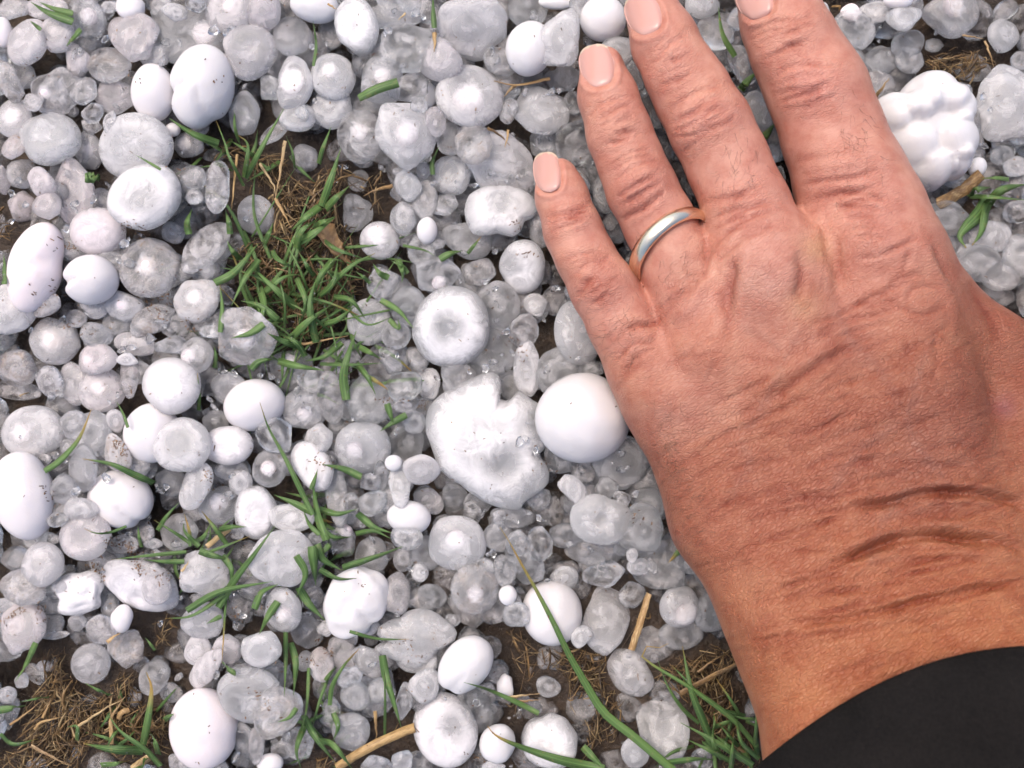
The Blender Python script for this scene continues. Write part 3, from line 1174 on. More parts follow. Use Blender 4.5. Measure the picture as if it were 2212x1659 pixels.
def build_outer_hail():
    # the same hail goes on over the ground all round, beyond what the photograph frames
    r = np.random.default_rng(123)
    base, F = ico(3)
    b2, F2 = ico(2)
    VV, FF, n = [], [], 0
    placed = 0
    while placed < 1700:
        x, y = r.uniform(-1500, 3700), r.uniform(-1400, 3060)
        rad = r.uniform(24, 82) if r.uniform() < 0.6 else r.uniform(18, 40)
        if -rad - 24 < x < 2236 + rad and -rad - 24 < y < 1683 + rad: continue
        placed += 1
        s = PX(0.008)
        R = 1 + sines(b2, 6, 1.5, 4, 0.07, r)
        v = b2 * R[:, None] * np.array([1, r.uniform(0.75, 1), r.uniform(0.45, 0.75)]) * rad * s
        a = r.uniform(0, 6.28); c, sn = math.cos(a), math.sin(a)
        p = P(x, y, 0.008)
        v = np.stack([v[:, 0] * c - v[:, 1] * sn + p[0], v[:, 0] * sn + v[:, 1] * c + p[1], v[:, 2] + rad * s * 0.35 + r.uniform(0, 0.006)], 1)
        VV.append(v); FF.append(F2 + n); n += len(v)
    o = mesh_obj("surrounding_hail", np.concatenate(VV), np.concatenate(FF), M["m"])
    o.color = (0.1, 0, 0.15, 1)
    tag(o, "more hail covering the ground around the photographed patch", "hail", kind="stuff")
build_outer_hail()
print("STONES", len(STONES), "max z", HM.max())

# ------------------------------------------------------------------ the hand
def J(dx, dy, zmm, rpx):
    z = (zmm - 9.0) * 0.001
    p = P(dx, dy, z)
    return (*p, rpx * PX(z))

LIFT = 0.0
FINGERS = {
 "little": [(1203,388,33,46),(1213,425,34,56),(1238,500,36,62),(1264,555,37,63),(1302,622,38,70),(1345,700,38,74),(1392,790,39,82),(1465,885,41,95)],
 "ring": [(1301,152,35,50),(1311,205,36,62),(1338,290,38,69),(1362,352,38,69),(1386,408,39,75),(1423,482,39,75),(1462,567,40,79),(1503,662,42,88),(1545,765,44,100)],
 "middle": [(1413,38,37,60),(1436,92,38,71),(1468,157,40,74),(1496,208,40,80),(1534,272,42,87),(1571,352,42,86),(1614,452,43,92),(1655,605,47,112)],
 "index": [(1655,-18,38,66),(1686,42,39,84),(1716,102,41,92),(1746,162,41,97),(1768,205,43,101),(1798,292,43,104),(1836,392,44,115),(1872,472,45,122),(1893,565,47,126)],
 "thumb": [(2130,1080,51,150),(2245,905,44,132),(2335,770,38,112),(2440,650,34,104),(2480,590,31,98),(2510,545,29,80)],
}
PALM = [
 [(1465,885,41,95),(1570,1120,45,118),(1745,1350,57,150)],
 [(1545,765,44,100),(1685,1050,48,122),(1820,1320,58,148)],
 [(1655,605,47,112),(1795,950,51,128),(1900,1300,59,146)],
 [(1893,565,47,126),(1955,850,52,142),(2040,1270,58,160)],
 [(1960,625,43,98),(2120,770,42,100),(2320,880,38,110)],
 [(2080,1180,52,160),(2200,960,45,150)],
 [(1600,590,38,80),(1880,560,38,90)],
 [(1440,840,36,80),(1545,740,36,80)],
 [(1700,800,40,120),(1750,1150,44,150)],
 [(1745,1350,57,150),(1838,1659,72,172),(2230,2420,106,240)],
 [(2050,1270,58,165),(2150,1490,72,178),(2540,2280,107,250)],
 [(1868,1320,55,160),(1970,1580,71,172),(2365,2350,105,240)],
]

def sd_roundcone(p, a, b):
    ra, rb = a[3], b[3]
    A = np.array(a[:3], dtype=np.float32); B = np.array(b[:3], dtype=np.float32)
    ba = B - A
    l2 = float(ba @ ba)
    pa = p - A
    h = np.clip((pa @ ba) / l2, 0, 1)
    q = pa - h[..., None] * ba
    return np.sqrt((q * q).sum(-1)) - (ra + (rb - ra) * h)

def smin(a, b, k):
    h = np.clip(0.5 + 0.5 * (b - a) / k, 0, 1)
    return b + (a - b) * h - k * h * (1 - h)

def hand_sdf(p):
    def chain(c, k):
        js = [J(*x) for x in c]
        out = None
        for a, b in zip(js[:-1], js[1:]):
            s = sd_roundcone(p, a, b)
            out = s if out is None else smin(out, s, k)
        return out
    palm = None
    for c in PALM:
        s = chain(c, 0.004)
        palm = s if palm is None else smin(palm, s, 0.010)
    fing = None
    for n, c in FINGERS.items():
        s = chain(c, 0.002)
        fing = s if fing is None else smin(fing, s, 0.0018)
    return smin(palm, fing, 0.006)

def surface_nets(f, lo, hi, h):
    n = [int(math.ceil((hi[i] - lo[i]) / h)) + 1 for i in range(3)]
    ax = [(lo[i] + np.arange(n[i]) * h).astype(np.float32) for i in range(3)]
    S = np.empty(n, dtype=np.float32)
    B = 4
    st = [list(range(0, n[i], B)) for i in range(3)]
    ctr = [np.array([ax[i][min(a + B // 2, n[i] - 1)] for a in st[i]], dtype=np.float32) for i in range(3)]
    X, Y, Z = np.meshgrid(*ctr, indexing='ij')
    coarse = f(np.stack([X, Y, Z], -1))
    lim = h * B * 0.95 + 0.0022
    near = []
    for i, a in enumerate(st[0]):
        for j, b in enumerate(st[1]):
            for k, c in enumerate(st[2]):
                v = coarse[i, j, k]
                if abs(v) > lim: S[a:a + B, b:b + B, c:c + B] = v
                else: near.append((a, b, c))
    for s0 in range(0, len(near), 3000):
        part = near[s0:s0 + 3000]
        pts, shp = [], []
        for a, b, c in part:
            X, Y, Z = np.meshgrid(ax[0][a:a + B], ax[1][b:b + B], ax[2][c:c + B], indexing='ij')
            shp.append(X.shape); pts.append(np.stack([X, Y, Z], -1).reshape(-1, 3))
        val = f(np.concatenate(pts))
        q = 0
        for (a, b, c), sh in zip(part, shp):
            m = sh[0] * sh[1] * sh[2]
            S[a:a + B, b:b + B, c:c + B] = val[q:q + m].reshape(sh); q += m
    neg = S < 0
    c = [(i, j, k) for i in (0, 1) for j in (0, 1) for k in (0, 1)]
    sl = lambda A, o: A[o[0]:A.shape[0] - 1 + o[0], o[1]:A.shape[1] - 1 + o[1], o[2]:A.shape[2] - 1 + o[2]]
    cnt = sum(sl(neg, o).astype(np.int8) for o in c)
    mixed = (cnt > 0) & (cnt < 8)
    ids = -np.ones(mixed.shape, dtype=np.int64)
    cells = np.argwhere(mixed)
    ids[mixed] = np.arange(len(cells))
    acc = np.zeros((len(cells), 3)); num = np.zeros(len(cells))
    vals = {o: S[cells[:, 0] + o[0], cells[:, 1] + o[1], cells[:, 2] + o[2]].astype(np.float64) for o in c}
    for a in c:
        for d in range(3):
            if a[d]: continue
            b = list(a); b[d] = 1; b = tuple(b)
            va, vb = vals[a], vals[b]
            m = (va < 0) != (vb < 0)
            t = np.where(m, va / np.where(m, va - vb, 1), 0)
            pt = np.tile(np.array(a, float), (len(cells), 1)); pt[:, d] += t
            acc[m] += pt[m]; num[m] += 1
    V = (cells + acc / num[:, None]) * h + np.array(lo)
    F = []
    for d in range(3):
        u, w = (d + 1) % 3, (d + 2) % 3
        s0 = [slice(None)] * 3; s1 = [slice(None)] * 3
        s0[d] = slice(0, -1); s1[d] = slice(1, None)
        e = neg[tuple(s0)] != neg[tuple(s1)]
        idx = np.argwhere(e)
        idx = idx[(idx[:, u] > 0) & (idx[:, w] > 0) & (idx[:, u] < n[u] - 1) & (idx[:, w] < n[w] - 1)]
        first = neg[idx[:, 0], idx[:, 1], idx[:, 2]]
        q = []
        for du, dw in ((1, 1), (0, 1), (0, 0), (1, 0)):
            k = idx.copy(); k[:, u] -= du; k[:, w] -= dw
            q.append(ids[k[:, 0], k[:, 1], k[:, 2]])
        q = np.stack(q, 1)
        q[~first] = q[~first][:, ::-1]
        F.append(q)
    F = np.concatenate(F)
    F = F[(F >= 0).all(1)]
    return V, F

def scatter_sum(idx, val, n):
    return np.stack([np.bincount(idx, weights=val[:, k], minlength=n) for k in range(3)], 1)

def quad_edges(F):
    E = np.sort(np.concatenate([F[:, [0, 1]], F[:, [1, 2]], F[:, [2, 3]], F[:, [3, 0]]]), 1)
    key, inv = np.unique(E[:, 0].astype(np.int64) * (F.max() + 1) + E[:, 1], return_inverse=True)
    m = F.max() + 1
    return np.stack([key // m, key % m], 1), inv

def relax(V, F, times):
    E, _ = quad_edges(F)
    cnt = np.bincount(E.ravel(), minlength=len(V))[:, None]
    for _ in range(times):
        sm = scatter_sum(E[:, 0], V[E[:, 1]], len(V)) + scatter_sum(E[:, 1], V[E[:, 0]], len(V))
        V = 0.5 * V + 0.5 * sm / np.maximum(cnt, 1)
    return V

def catmull(V, F):
    n, nf = len(V), len(F)
    fp = V[F].mean(1)
    E, inv = quad_edges(F)
    ne = len(E)
    fid = np.tile(np.arange(nf), 4)
    ec = np.bincount(inv, minlength=ne)[:, None]
    ep = (V[E[:, 0]] + V[E[:, 1]] + scatter_sum(inv, fp[fid], ne)) / (2 + ec)
    mid = (V[E[:, 0]] + V[E[:, 1]]) / 2
    val = np.bincount(F.ravel(), minlength=n)[:, None]
    Fa = scatter_sum(F.ravel(), np.repeat(fp, 4, 0), n) / np.maximum(val, 1)
    ev = np.bincount(E.ravel(), minlength=n)[:, None]
    Ra = (scatter_sum(E[:, 0], mid, n) + scatter_sum(E[:, 1], mid, n)) / np.maximum(ev, 1)
    k = np.maximum(val, 3)
    vp = (Fa + 2 * Ra + (k - 3) * V) / k
    e = inv.reshape(4, nf) + n
    f = np.arange(nf) + n + ne
    quads = np.concatenate([np.stack([F[:, c], e[c], f, e[(c + 3) % 4]], 1) for c in range(4)])
    return np.vstack([vp, ep, fp]), quads.astype(np.int32)

def vertex_normals(V, F):
    fn = np.cross(V[F[:, 2]] - V[F[:, 0]], V[F[:, 3]] - V[F[:, 1]])
    N = scatter_sum(F.ravel(), np.repeat(fn, 4, 0), len(V))
    return N / (np.linalg.norm(N, axis=1, keepdims=True) + 1e-20)

def tconv(tile, pts):
    ox, oy = TILES[tile]
    k = 1200.0 / 2212.0; q = 2212.0 / 4032.0
    return np.array([((ox + u * k) * q, (oy + v * k) * q) for u, v in pts])
TILES["Pw"] = (2832, 1400); TILES["Qw"] = (2832, 2124)

# skin folds and ridges: tile, points, depth in mm (negative raises), half width in picture units
FOLDS = [
 ("M", [(610,805),(720,735),(870,712)], .35, 5), ("M", [(640,880),(760,805),(900,750)], .4, 5), ("M", [(650,930),(740,880)], .25, 4), ("M", [(590,850),(640,790)], .25, 4),
 ("M", [(745,1205),(870,1112),(1030,1085)], .3, 4), ("M", [(740,1265),(880,1160),(1060,1120)], .35, 5), ("M", [(760,1335),(900,1212),(1080,1160)], .35, 5),
 ("M", [(790,1440),(930,1345),(1010,1290)], .45, 6), ("M", [(815,1605),(880,1570),(980,1520),(1140,1390)], .65, 6), ("M", [(860,1460),(960,1400)], .25, 4),
 ("M", [(1080,400),(1180,312),(1300,238)], .4, 5), ("M", [(1060,345),(1150,280)], .25, 4), ("M", [(1030,470),(1160,385)], .2, 4), ("M", [(1120,440),(1260,350)], .2, 4),
 ("M", [(1170,905),(1300,850),(1480,725),(1560,690)], .5, 6), ("M", [(1200,960),(1330,905),(1500,795),(1590,775)], .45, 6), ("M", [(1190,1000),(1400,965),(1560,885)], .35, 5),
 ("M", [(1190,800),(1290,700),(1450,640),(1560,622)], .35, 5), ("M", [(1220,870),(1350,800),(1470,690)], .3, 4), ("M", [(1650,830),(1600,890),(1500,960)], .25, 5), ("M", [(1190,1130),(1320,1080)], .2, 5),
 ("M", [(1340,1540),(1480,1450),(1650,1430),(1830,1400)], .3, 6), ("M", [(1440,1620),(1600,1530),(1800,1500),(1960,1440)], .35, 6), ("M", [(1480,1659),(1700,1580),(1950,1530)], .3, 6),
 ("L", [(200,245),(350,172),(520,128)], .35, 5), ("L", [(200,295),(400,205),(570,165)], .35, 5), ("L", [(300,440),(450,385),(640,358)], .25, 5), ("L", [(230,330),(420,250),(600,215)], .25, 4),
 ("L", [(400,565),(520,485),(700,462),(850,480)], .4, 6), ("L", [(380,705),(500,662),(700,632),(840,570)], .45, 6), ("L", [(420,745),(560,705),(780,655)], .4, 5), ("L", [(440,620),(560,560),(720,530)], .3, 5), ("L", [(480,800),(650,760)], .2, 5),
 ("L", [(560,1355),(760,1310),(960,1288),(1180,1230)], .5, 7), ("L", [(640,1480),(820,1412),(1000,1400),(1260,1450)], .5, 7), ("L", [(500,1180),(700,1140),(1000,1100)], .2, 7), ("L", [(570,1270),(800,1240),(1080,1200)], .2, 6),
 ("N", [(285,300),(400,250),(530,238)], .35, 5), ("N", [(320,400),(380,360),(560,300)], .4, 5), ("N", [(300,345),(420,290),(540,275)], .25, 4), ("N", [(420,600),(560,545),(720,540)], .3, 5), ("N", [(480,700),(600,605),(720,590)], .35, 5),
 ("N", [(495,880),(560,785),(610,722)], .5, 6), ("N", [(590,925),(690,865),(735,815)], .4, 5), ("N", [(440,650),(560,580),(690,565)], .25, 4), ("N", [(520,790),(590,720)], .3, 5),
 ("N", [(870,1095),(960,1068),(1060,1062),(1095,1000)], .9, 7), ("N", [(800,1330),(890,1215),(1040,1190),(1098,1160)], .5, 7), ("N", [(830,1430),(920,1310),(1060,1230)], .45, 7), ("N", [(860,1280),(940,1190),(1070,1130)], -.4, 9),
 ("N", [(1090,960),(1200,872),(1400,705)], .4, 7), ("N", [(1120,1010),(1280,850),(1420,740)], .35, 7), ("N", [(1140,820),(1260,760),(1410,660)], .25, 6),
 ("N", [(1200,1060),(1330,930),(1440,740),(1480,560)], -.9, 14), ("N", [(1560,980),(1600,760),(1660,620)], .8, 14), ("N", [(1420,760),(1445,560),(1430,430)], .8, 9),
 ("N", [(1480,520),(1600,400),(1800,330)], .3, 6), ("N", [(1500,470),(1680,330),(1900,250)], .3, 6), ("N", [(1520,620),(1620,520),(1700,470)], .25, 6),
 ("N", [(780,1560),(900,1400),(1000,1330)], .3, 10), ("N", [(1020,1450),(1200,1300),(1350,1150)], -.3, 18),
 ("O", [(830,212),(1000,205),(1180,222)], .5, 6), ("O", [(900,305),(1050,280),(1130,272)], .55, 5), ("O", [(960,382),(1060,370),(1150,400)], .4, 5), ("O", [(960,450),(1080,430),(1200,450)], .45, 5), ("O", [(1150,575),(1300,505),(1430,440)], .6, 6), ("O", [(1000,592),(1150,575)], .35, 5),
 ("O", [(740,230),(700,400),(735,600),(780,800),(720,1000)], -1.0, 16), ("O", [(850,420),(870,650),(890,800)], .7, 12), ("O", [(560,540),(600,700),(560,900)], .9, 14),
 ("O", [(1440,430),(1560,660),(1680,900),(1720,1150)], -.7, 14), ("O", [(1540,480),(1680,760)], .5, 9), ("O", [(1790,760),(1950,980),(2050,1200)], .6, 16), ("O", [(1380,500),(1340,690)], .35, 7),
 ("O", [(650,1060),(860,1010),(1060,890),(1300,790),(1430,735)], .45, 6), ("O", [(700,1130),(900,1040),(1110,1000),(1290,930)], .4, 6), ("O", [(930,930),(1100,900),(1250,830)], .3, 5), ("O", [(1060,960),(1200,900),(1290,905)], .35, 5), ("O", [(1290,930),(1480,990),(1640,930)], .45, 6),
 ("O", [(1190,830),(1290,740),(1420,700),(1520,735)], .35, 6), ("O", [(1360,930),(1380,840),(1480,780),(1600,800)], .3, 6), ("O", [(880,1150),(1080,1080),(1250,1040)], .3, 5), ("O", [(700,1330),(900,1260),(1150,1130)], .35, 7), ("O", [(900,1280),(1060,1240),(1290,1160)], .3, 5),
 ("O", [(60,1200),(80,900),(100,650),(170,540)], .7, 12), ("O", [(70,540),(200,430),(380,400)], .3, 6), ("O", [(100,470),(260,380),(460,350)], .3, 6),
 ("O", [(250,1590),(450,1430),(650,1310),(850,1200)], -.7, 13), ("O", [(340,1640),(600,1450),(880,1280),(1000,1200)], .6, 9), ("O", [(1000,1390),(1200,1330),(1400,1290)], .3, 6), ("O", [(880,1520),(1100,1420),(1330,1370)], .3, 6), ("O", [(1280,1390),(1340,1290),(1450,1240)], .25, 6), ("O", [(1560,1100),(1580,1300),(1540,1500)], .3, 8),
 ("Pw", [(0,575),(240,500),(430,400),(640,300)], .5, 7), ("Pw", [(0,700),(300,600),(540,490)], .3, 6), ("Pw", [(490,625),(800,490),(1050,385)], .5, 7), ("Pw", [(560,860),(760,760),(1000,690),(1250,610)], .4, 7), ("Pw", [(0,850),(230,790),(480,740)], .35, 6), ("Pw", [(700,660),(950,560),(1200,500)], .3, 6),
 ("Pw", [(880,760),(1150,745),(1400,720)], .35, 6), ("Pw", [(850,830),(1050,790),(1300,775),(1560,780)], .4, 6), ("Pw", [(900,960),(1100,900),(1300,880)], .35, 6), ("Pw", [(1000,900),(1250,860),(1500,800),(1800,810)], .3, 6), ("Pw", [(1340,545),(1500,470),(1620,440)], .35, 6), ("Pw", [(1500,690),(1700,650),(1900,680)], .35, 7), ("Pw", [(1000,330),(1250,290),(1500,200)], .3, 6), ("Pw", [(700,300),(900,200),(1050,160)], .3, 6),
 ("Pw", [(600,1080),(800,1030),(1000,985),(1200,960)], .35, 6), ("Pw", [(650,1170),(850,1120),(1000,1120)], .4, 6),
 ("Pw", [(900,1100),(1100,1092),(1300,1052),(1500,1000),(1750,992),(2000,1030),(2150,1065),(2240,1140)], 1.9, 9), ("Pw", [(930,1050),(1200,1010),(1450,950),(1700,935),(2000,965),(2200,1020)], -.8, 13),
 ("Pw", [(680,1590),(840,1510),(1000,1445),(1200,1365),(1400,1322),(1600,1312),(1850,1340),(2050,1352),(2240,1440)], 2.4, 10), ("Pw", [(700,1500),(950,1390),(1200,1290),(1450,1230),(1700,1215),(1950,1250),(2200,1330)], -1.0, 15),
 ("Pw", [(560,1330),(800,1200),(900,1170)], .5, 7), ("Pw", [(300,1360),(600,1250),(850,1190)], .35, 6), ("Pw", [(420,1480),(700,1380),(900,1300)], .35, 6), ("Pw", [(1250,1430),(1500,1400),(1800,1410)], .4, 6), ("Pw", [(1150,1500),(1500,1470),(1900,1480)], .4, 6), ("Pw", [(1300,1200),(1600,1130),(1900,1150)], .35, 6), ("Pw", [(1500,1100),(1750,1080),(2050,1110)], .4, 6),
 ("Qw", [(385,430),(440,370),(650,292),(850,245),(1010,180)], 1.0, 7), ("Qw", [(440,440),(700,335),(960,230)], .6, 6), ("Qw", [(620,545),(850,502),(1000,472),(1260,442)], .7, 6), ("Qw", [(470,675),(700,605),(1000,555),(1300,492),(1450,442),(1700,402),(1900,352),(2240,322)], 1.3, 8), ("Qw", [(500,625),(760,545),(1000,510)], .5, 6), ("Qw", [(780,390),(950,370),(1050,345)], .6, 6), ("Qw", [(1200,300),(1450,240),(1800,160),(2000,170)], .5, 7), ("Qw", [(1200,240),(1500,160),(1700,130)], .4, 6), ("Qw", [(560,720),(900,650),(1200,610)], .25, 8),
 ("Qw", [(420,340),(600,270),(820,190)], -.5, 10), ("Qw", [(500,590),(900,500),(1300,430),(1700,350),(2100,280)], -.6, 12), ("Qw", [(300,900),(340,780),(440,680)], .4, 10), ("Qw", [(550,1050),(900,960),(1200,900)], .2, 9),
]
# knuckle domes: picture position, radius, height mm
DOMES = [(1640,612,90,1.1),(1880,520,80,0.9),(1535,768,62,0.9),(1440,870,52,0.8),(1390,405,62,0.5),(1525,268,60,0.3),(1765,200,66,0.3),(1302,622,54,0.5),(2020,1275,80,1.2),(1660,1370,70,1.2)]
NAILS = [("little", 1183, 372, 31, 44, (-0.14, -0.99)), ("ring", 1290.5, 142, 39, 47, (-0.22, -0.975)), ("middle", 1391, 30, 40, 47, (-0.36, -0.93)), ("index", 1630, -4, 41, 47, (-0.34, -0.94))]

def fine_folds():
    r = np.random.default_rng(99)
    out = []
    def add(n, x0, x1, y0, y1, ang, dang, L0, L1, d0, d1):
        for _ in range(n):
            x, y = r.uniform(x0, x1), r.uniform(y0, y1)
            a = ang + r.normal() * dang; L = r.uniform(L0, L1); b = r.normal() * 0.12
            p = [(x + math.cos(a + b * t) * L * t, y + math.sin(a + b * t) * L * t) for t in (-0.5, -0.17, 0.17, 0.5)]
            out.append((p, r.uniform(d0, d1), r.uniform(4.5, 6.5)))
    add(70, 1560, 2200, 1080, 1420, -0.22, 0.10, 90, 300, .08, .26)     # wrist
    add(46, 1480, 2150, 880, 1120, -0.35, 0.20, 60, 200, .08, .24)
    add(40, 1480, 2100, 700, 950, -0.45, 0.35, 40, 130, .10, .28)
    add(30, 1700, 2100, 750, 1100, 0.9, 0.4, 30, 90, .10, .22)          # crossing lines
    add(26, 1660, 2180, 1420, 1560, -0.25, 0.12, 60, 200, .08, .2)
    for (x, y, a, w) in ((1240, 475, -0.3, 70), (1295, 590, -0.55, 80), (1340, 285, -0.35, 80), (1388, 400, -0.45, 95), (1460, 150, -0.5, 80), (1528, 265, -0.55, 110), (1715, 70, -0.3, 100), (1762, 190, -0.25, 120), (1600, 450, -0.4, 110), (1850, 440, -0.1, 140)):
        add(9, x - 14, x + 14, y - 34, y + 34, a, 0.12, w * 0.4, w, .12, .3)
    return out

def seg_dist(px, pts):
    best = np.full(len(px), 1e9)
    tt = np.zeros(len(px))
    L = np.concatenate([[0], np.cumsum(np.hypot(*np.diff(pts, axis=0).T))])
    for i in range(len(pts) - 1):
        a, b = pts[i], pts[i + 1]
        ba = b - a
        h = np.clip(((px - a) @ ba) / (ba @ ba), 0, 1)
        d = np.hypot(*(px - a - h[:, None] * ba).T)
        m = d < best
        best[m] = d[m]
        tt[m] = (L[i] + h[m] * (L[i + 1] - L[i])) / L[-1]
    return best, tt

def smooth_path(pts, n=5):
    pts = np.asarray(pts, float)
    if len(pts) < 3: return pts
    q = np.vstack([2 * pts[0] - pts[1], pts, 2 * pts[-1] - pts[-2]])
    out = []
    for i in range(1, len(q) - 2):
        for t in np.linspace(0, 1, n, endpoint=False):
            a, b, c, d = q[i - 1], q[i], q[i + 1], q[i + 2]
            out.append(0.5 * ((2 * b) + (c - a) * t + (2 * a - 5 * b + 4 * c - d) * t * t + (3 * b - a - 3 * c + d) * t ** 3))
    out.append(q[-2])
    return np.array(out)

def topx(V):
    s = TANH * (CAM_H - V[:, 2]) / 1106.0
    return np.stack([V[:, 0] / s + 1106.0, -V[:, 1] / s + 829.5], 1)

def mat_skin():
    t = NT("skin")
    ca = t.n("ShaderNodeAttribute", attribute_name="tone")
    wr = t.n("ShaderNodeAttribute", attribute_name="wrinkle").outputs["Fac"]
    uv = t.n("ShaderNodeAttribute", attribute_name="lie").outputs["Vector"]
    tc = t.n("ShaderNodeTexCoord").outputs["Object"]
    mp = t.n("ShaderNodeMapping"); mp.inputs["Scale"].default_value = (0.16, 0.85, 0.3)
    t.l(uv, mp.inputs[0])
    w1 = t.noise(mp.outputs[0], 1.0, 4, 0.6, 0.9)
    mp2 = t.n("ShaderNodeMapping"); mp2.inputs["Scale"].default_value = (0.62, 1.5, 1.0)
    t.l(uv, mp2.inputs[0])
    vo = t.n("ShaderNodeTexVoronoi", feature='DISTANCE_TO_EDGE'); vo.inputs["Scale"].default_value = 0.95
    t.l(mp2.outputs[0], vo.inputs["Vector"])
    cell = t.ramp(vo.outputs["Distance"], [(0.0, 0.0), (0.16, 1.0)])
    fine = t.noise(tc, 2600, 3, 0.6)
    mott = t.noise(tc, 190, 5, 0.65)
    blot = t.noise(tc, 70, 4, 0.6)
    cc = t.mixc(t.ramp(mott, [(0.38, 0.0), (0.64, 0.7)]), ca.outputs["Color"], (0.78, 0.58, 0.54), 'MULTIPLY')
    cc = t.mixc(t.ramp(blot, [(0.45, 0.0), (0.7, 0.6)]), cc, (1.16, 1.26, 1.18), 'MULTIPLY')
    cc = t.mixc(t.math('MULTIPLY', t.ramp(w1, [(0.3, 0.4), (0.5, 0.0)]), wr), cc, (0.66, 0.5, 0.46), 'MULTIPLY')
    cc = t.mixc(t.math('MULTIPLY', t.ramp(vo.outputs["Distance"], [(0.0, 0.35), (0.12, 0.0)]), wr), cc, (0.70, 0.55, 0.5), 'MULTIPLY')
    p = t.n("ShaderNodeBsdfPrincipled")
    t.l(cc, p.inputs["Base Color"])
    p.inputs["Roughness"].default_value = 0.40
    p.inputs["IOR"].default_value = 1.4
    p.inputs["Specular IOR Level"].default_value = 0.45
    p.inputs["Subsurface Weight"].default_value = 0.18
    p.inputs["Subsurface Radius"].default_value = (1.0, 0.35, 0.2)
    p.inputs["Subsurface Scale"].default_value = 0.0018
    h = t.math('MULTIPLY', t.math('MULTIPLY', t.ramp(w1, [(0.25, 0.0), (0.6, 1.0)]), wr), 0.8)
    h = t.math('ADD', h, t.math('MULTIPLY', t.math('MULTIPLY', cell, wr), 0.7))
    h = t.math('ADD', h, t.math('MULTIPLY', fine, 0.16))
    bp = t.n("ShaderNodeBump")
    bp.inputs["Strength"].default_value = 0.6
    bp.inputs["Distance"].default_value = 0.0005
    t.l(h, bp.inputs["Height"])
    t.l(bp.outputs[0], p.inputs["Normal"])
    t.l(p.outputs[0], t.out.inputs[0])
    return t.m

def mat_simple(name, color, rough, metal=0.0, bumpscale=0, bumpd=0.0003, sss=0.0, attr=None, sheen=0.0):
    t = NT(name)
    p = t.n("ShaderNodeBsdfPrincipled")
    p.inputs["Base Color"].default_value = (*color, 1)
    if attr:
        a = t.n("ShaderNodeAttribute", attribute_name=attr)
        t.l(a.outputs["Color"], p.inputs["Base Color"])
    p.inputs["Roughness"].default_value = rough
    p.inputs["Metallic"].default_value = metal
    p.inputs["Sheen Weight"].default_value = sheen
    if sss:
        p.inputs["Subsurface Weight"].default_value = sss
        p.inputs["Subsurface Radius"].default_value = (1.0, 0.4, 0.3)
        p.inputs["Subsurface Scale"].default_value = 0.001
    if bumpscale:
        tc = t.n("ShaderNodeTexCoord").outputs["Object"]
        nz = t.noise(tc, bumpscale, 3)
        bp = t.n("ShaderNodeBump")
        bp.inputs["Strength"].default_value = 0.6
        bp.inputs["Distance"].default_value = bumpd
        t.l(nz, bp.inputs["Height"]); t.l(bp.outputs[0], p.inputs["Normal"])
    t.l(p.outputs[0], t.out.inputs[0])
    return t.m

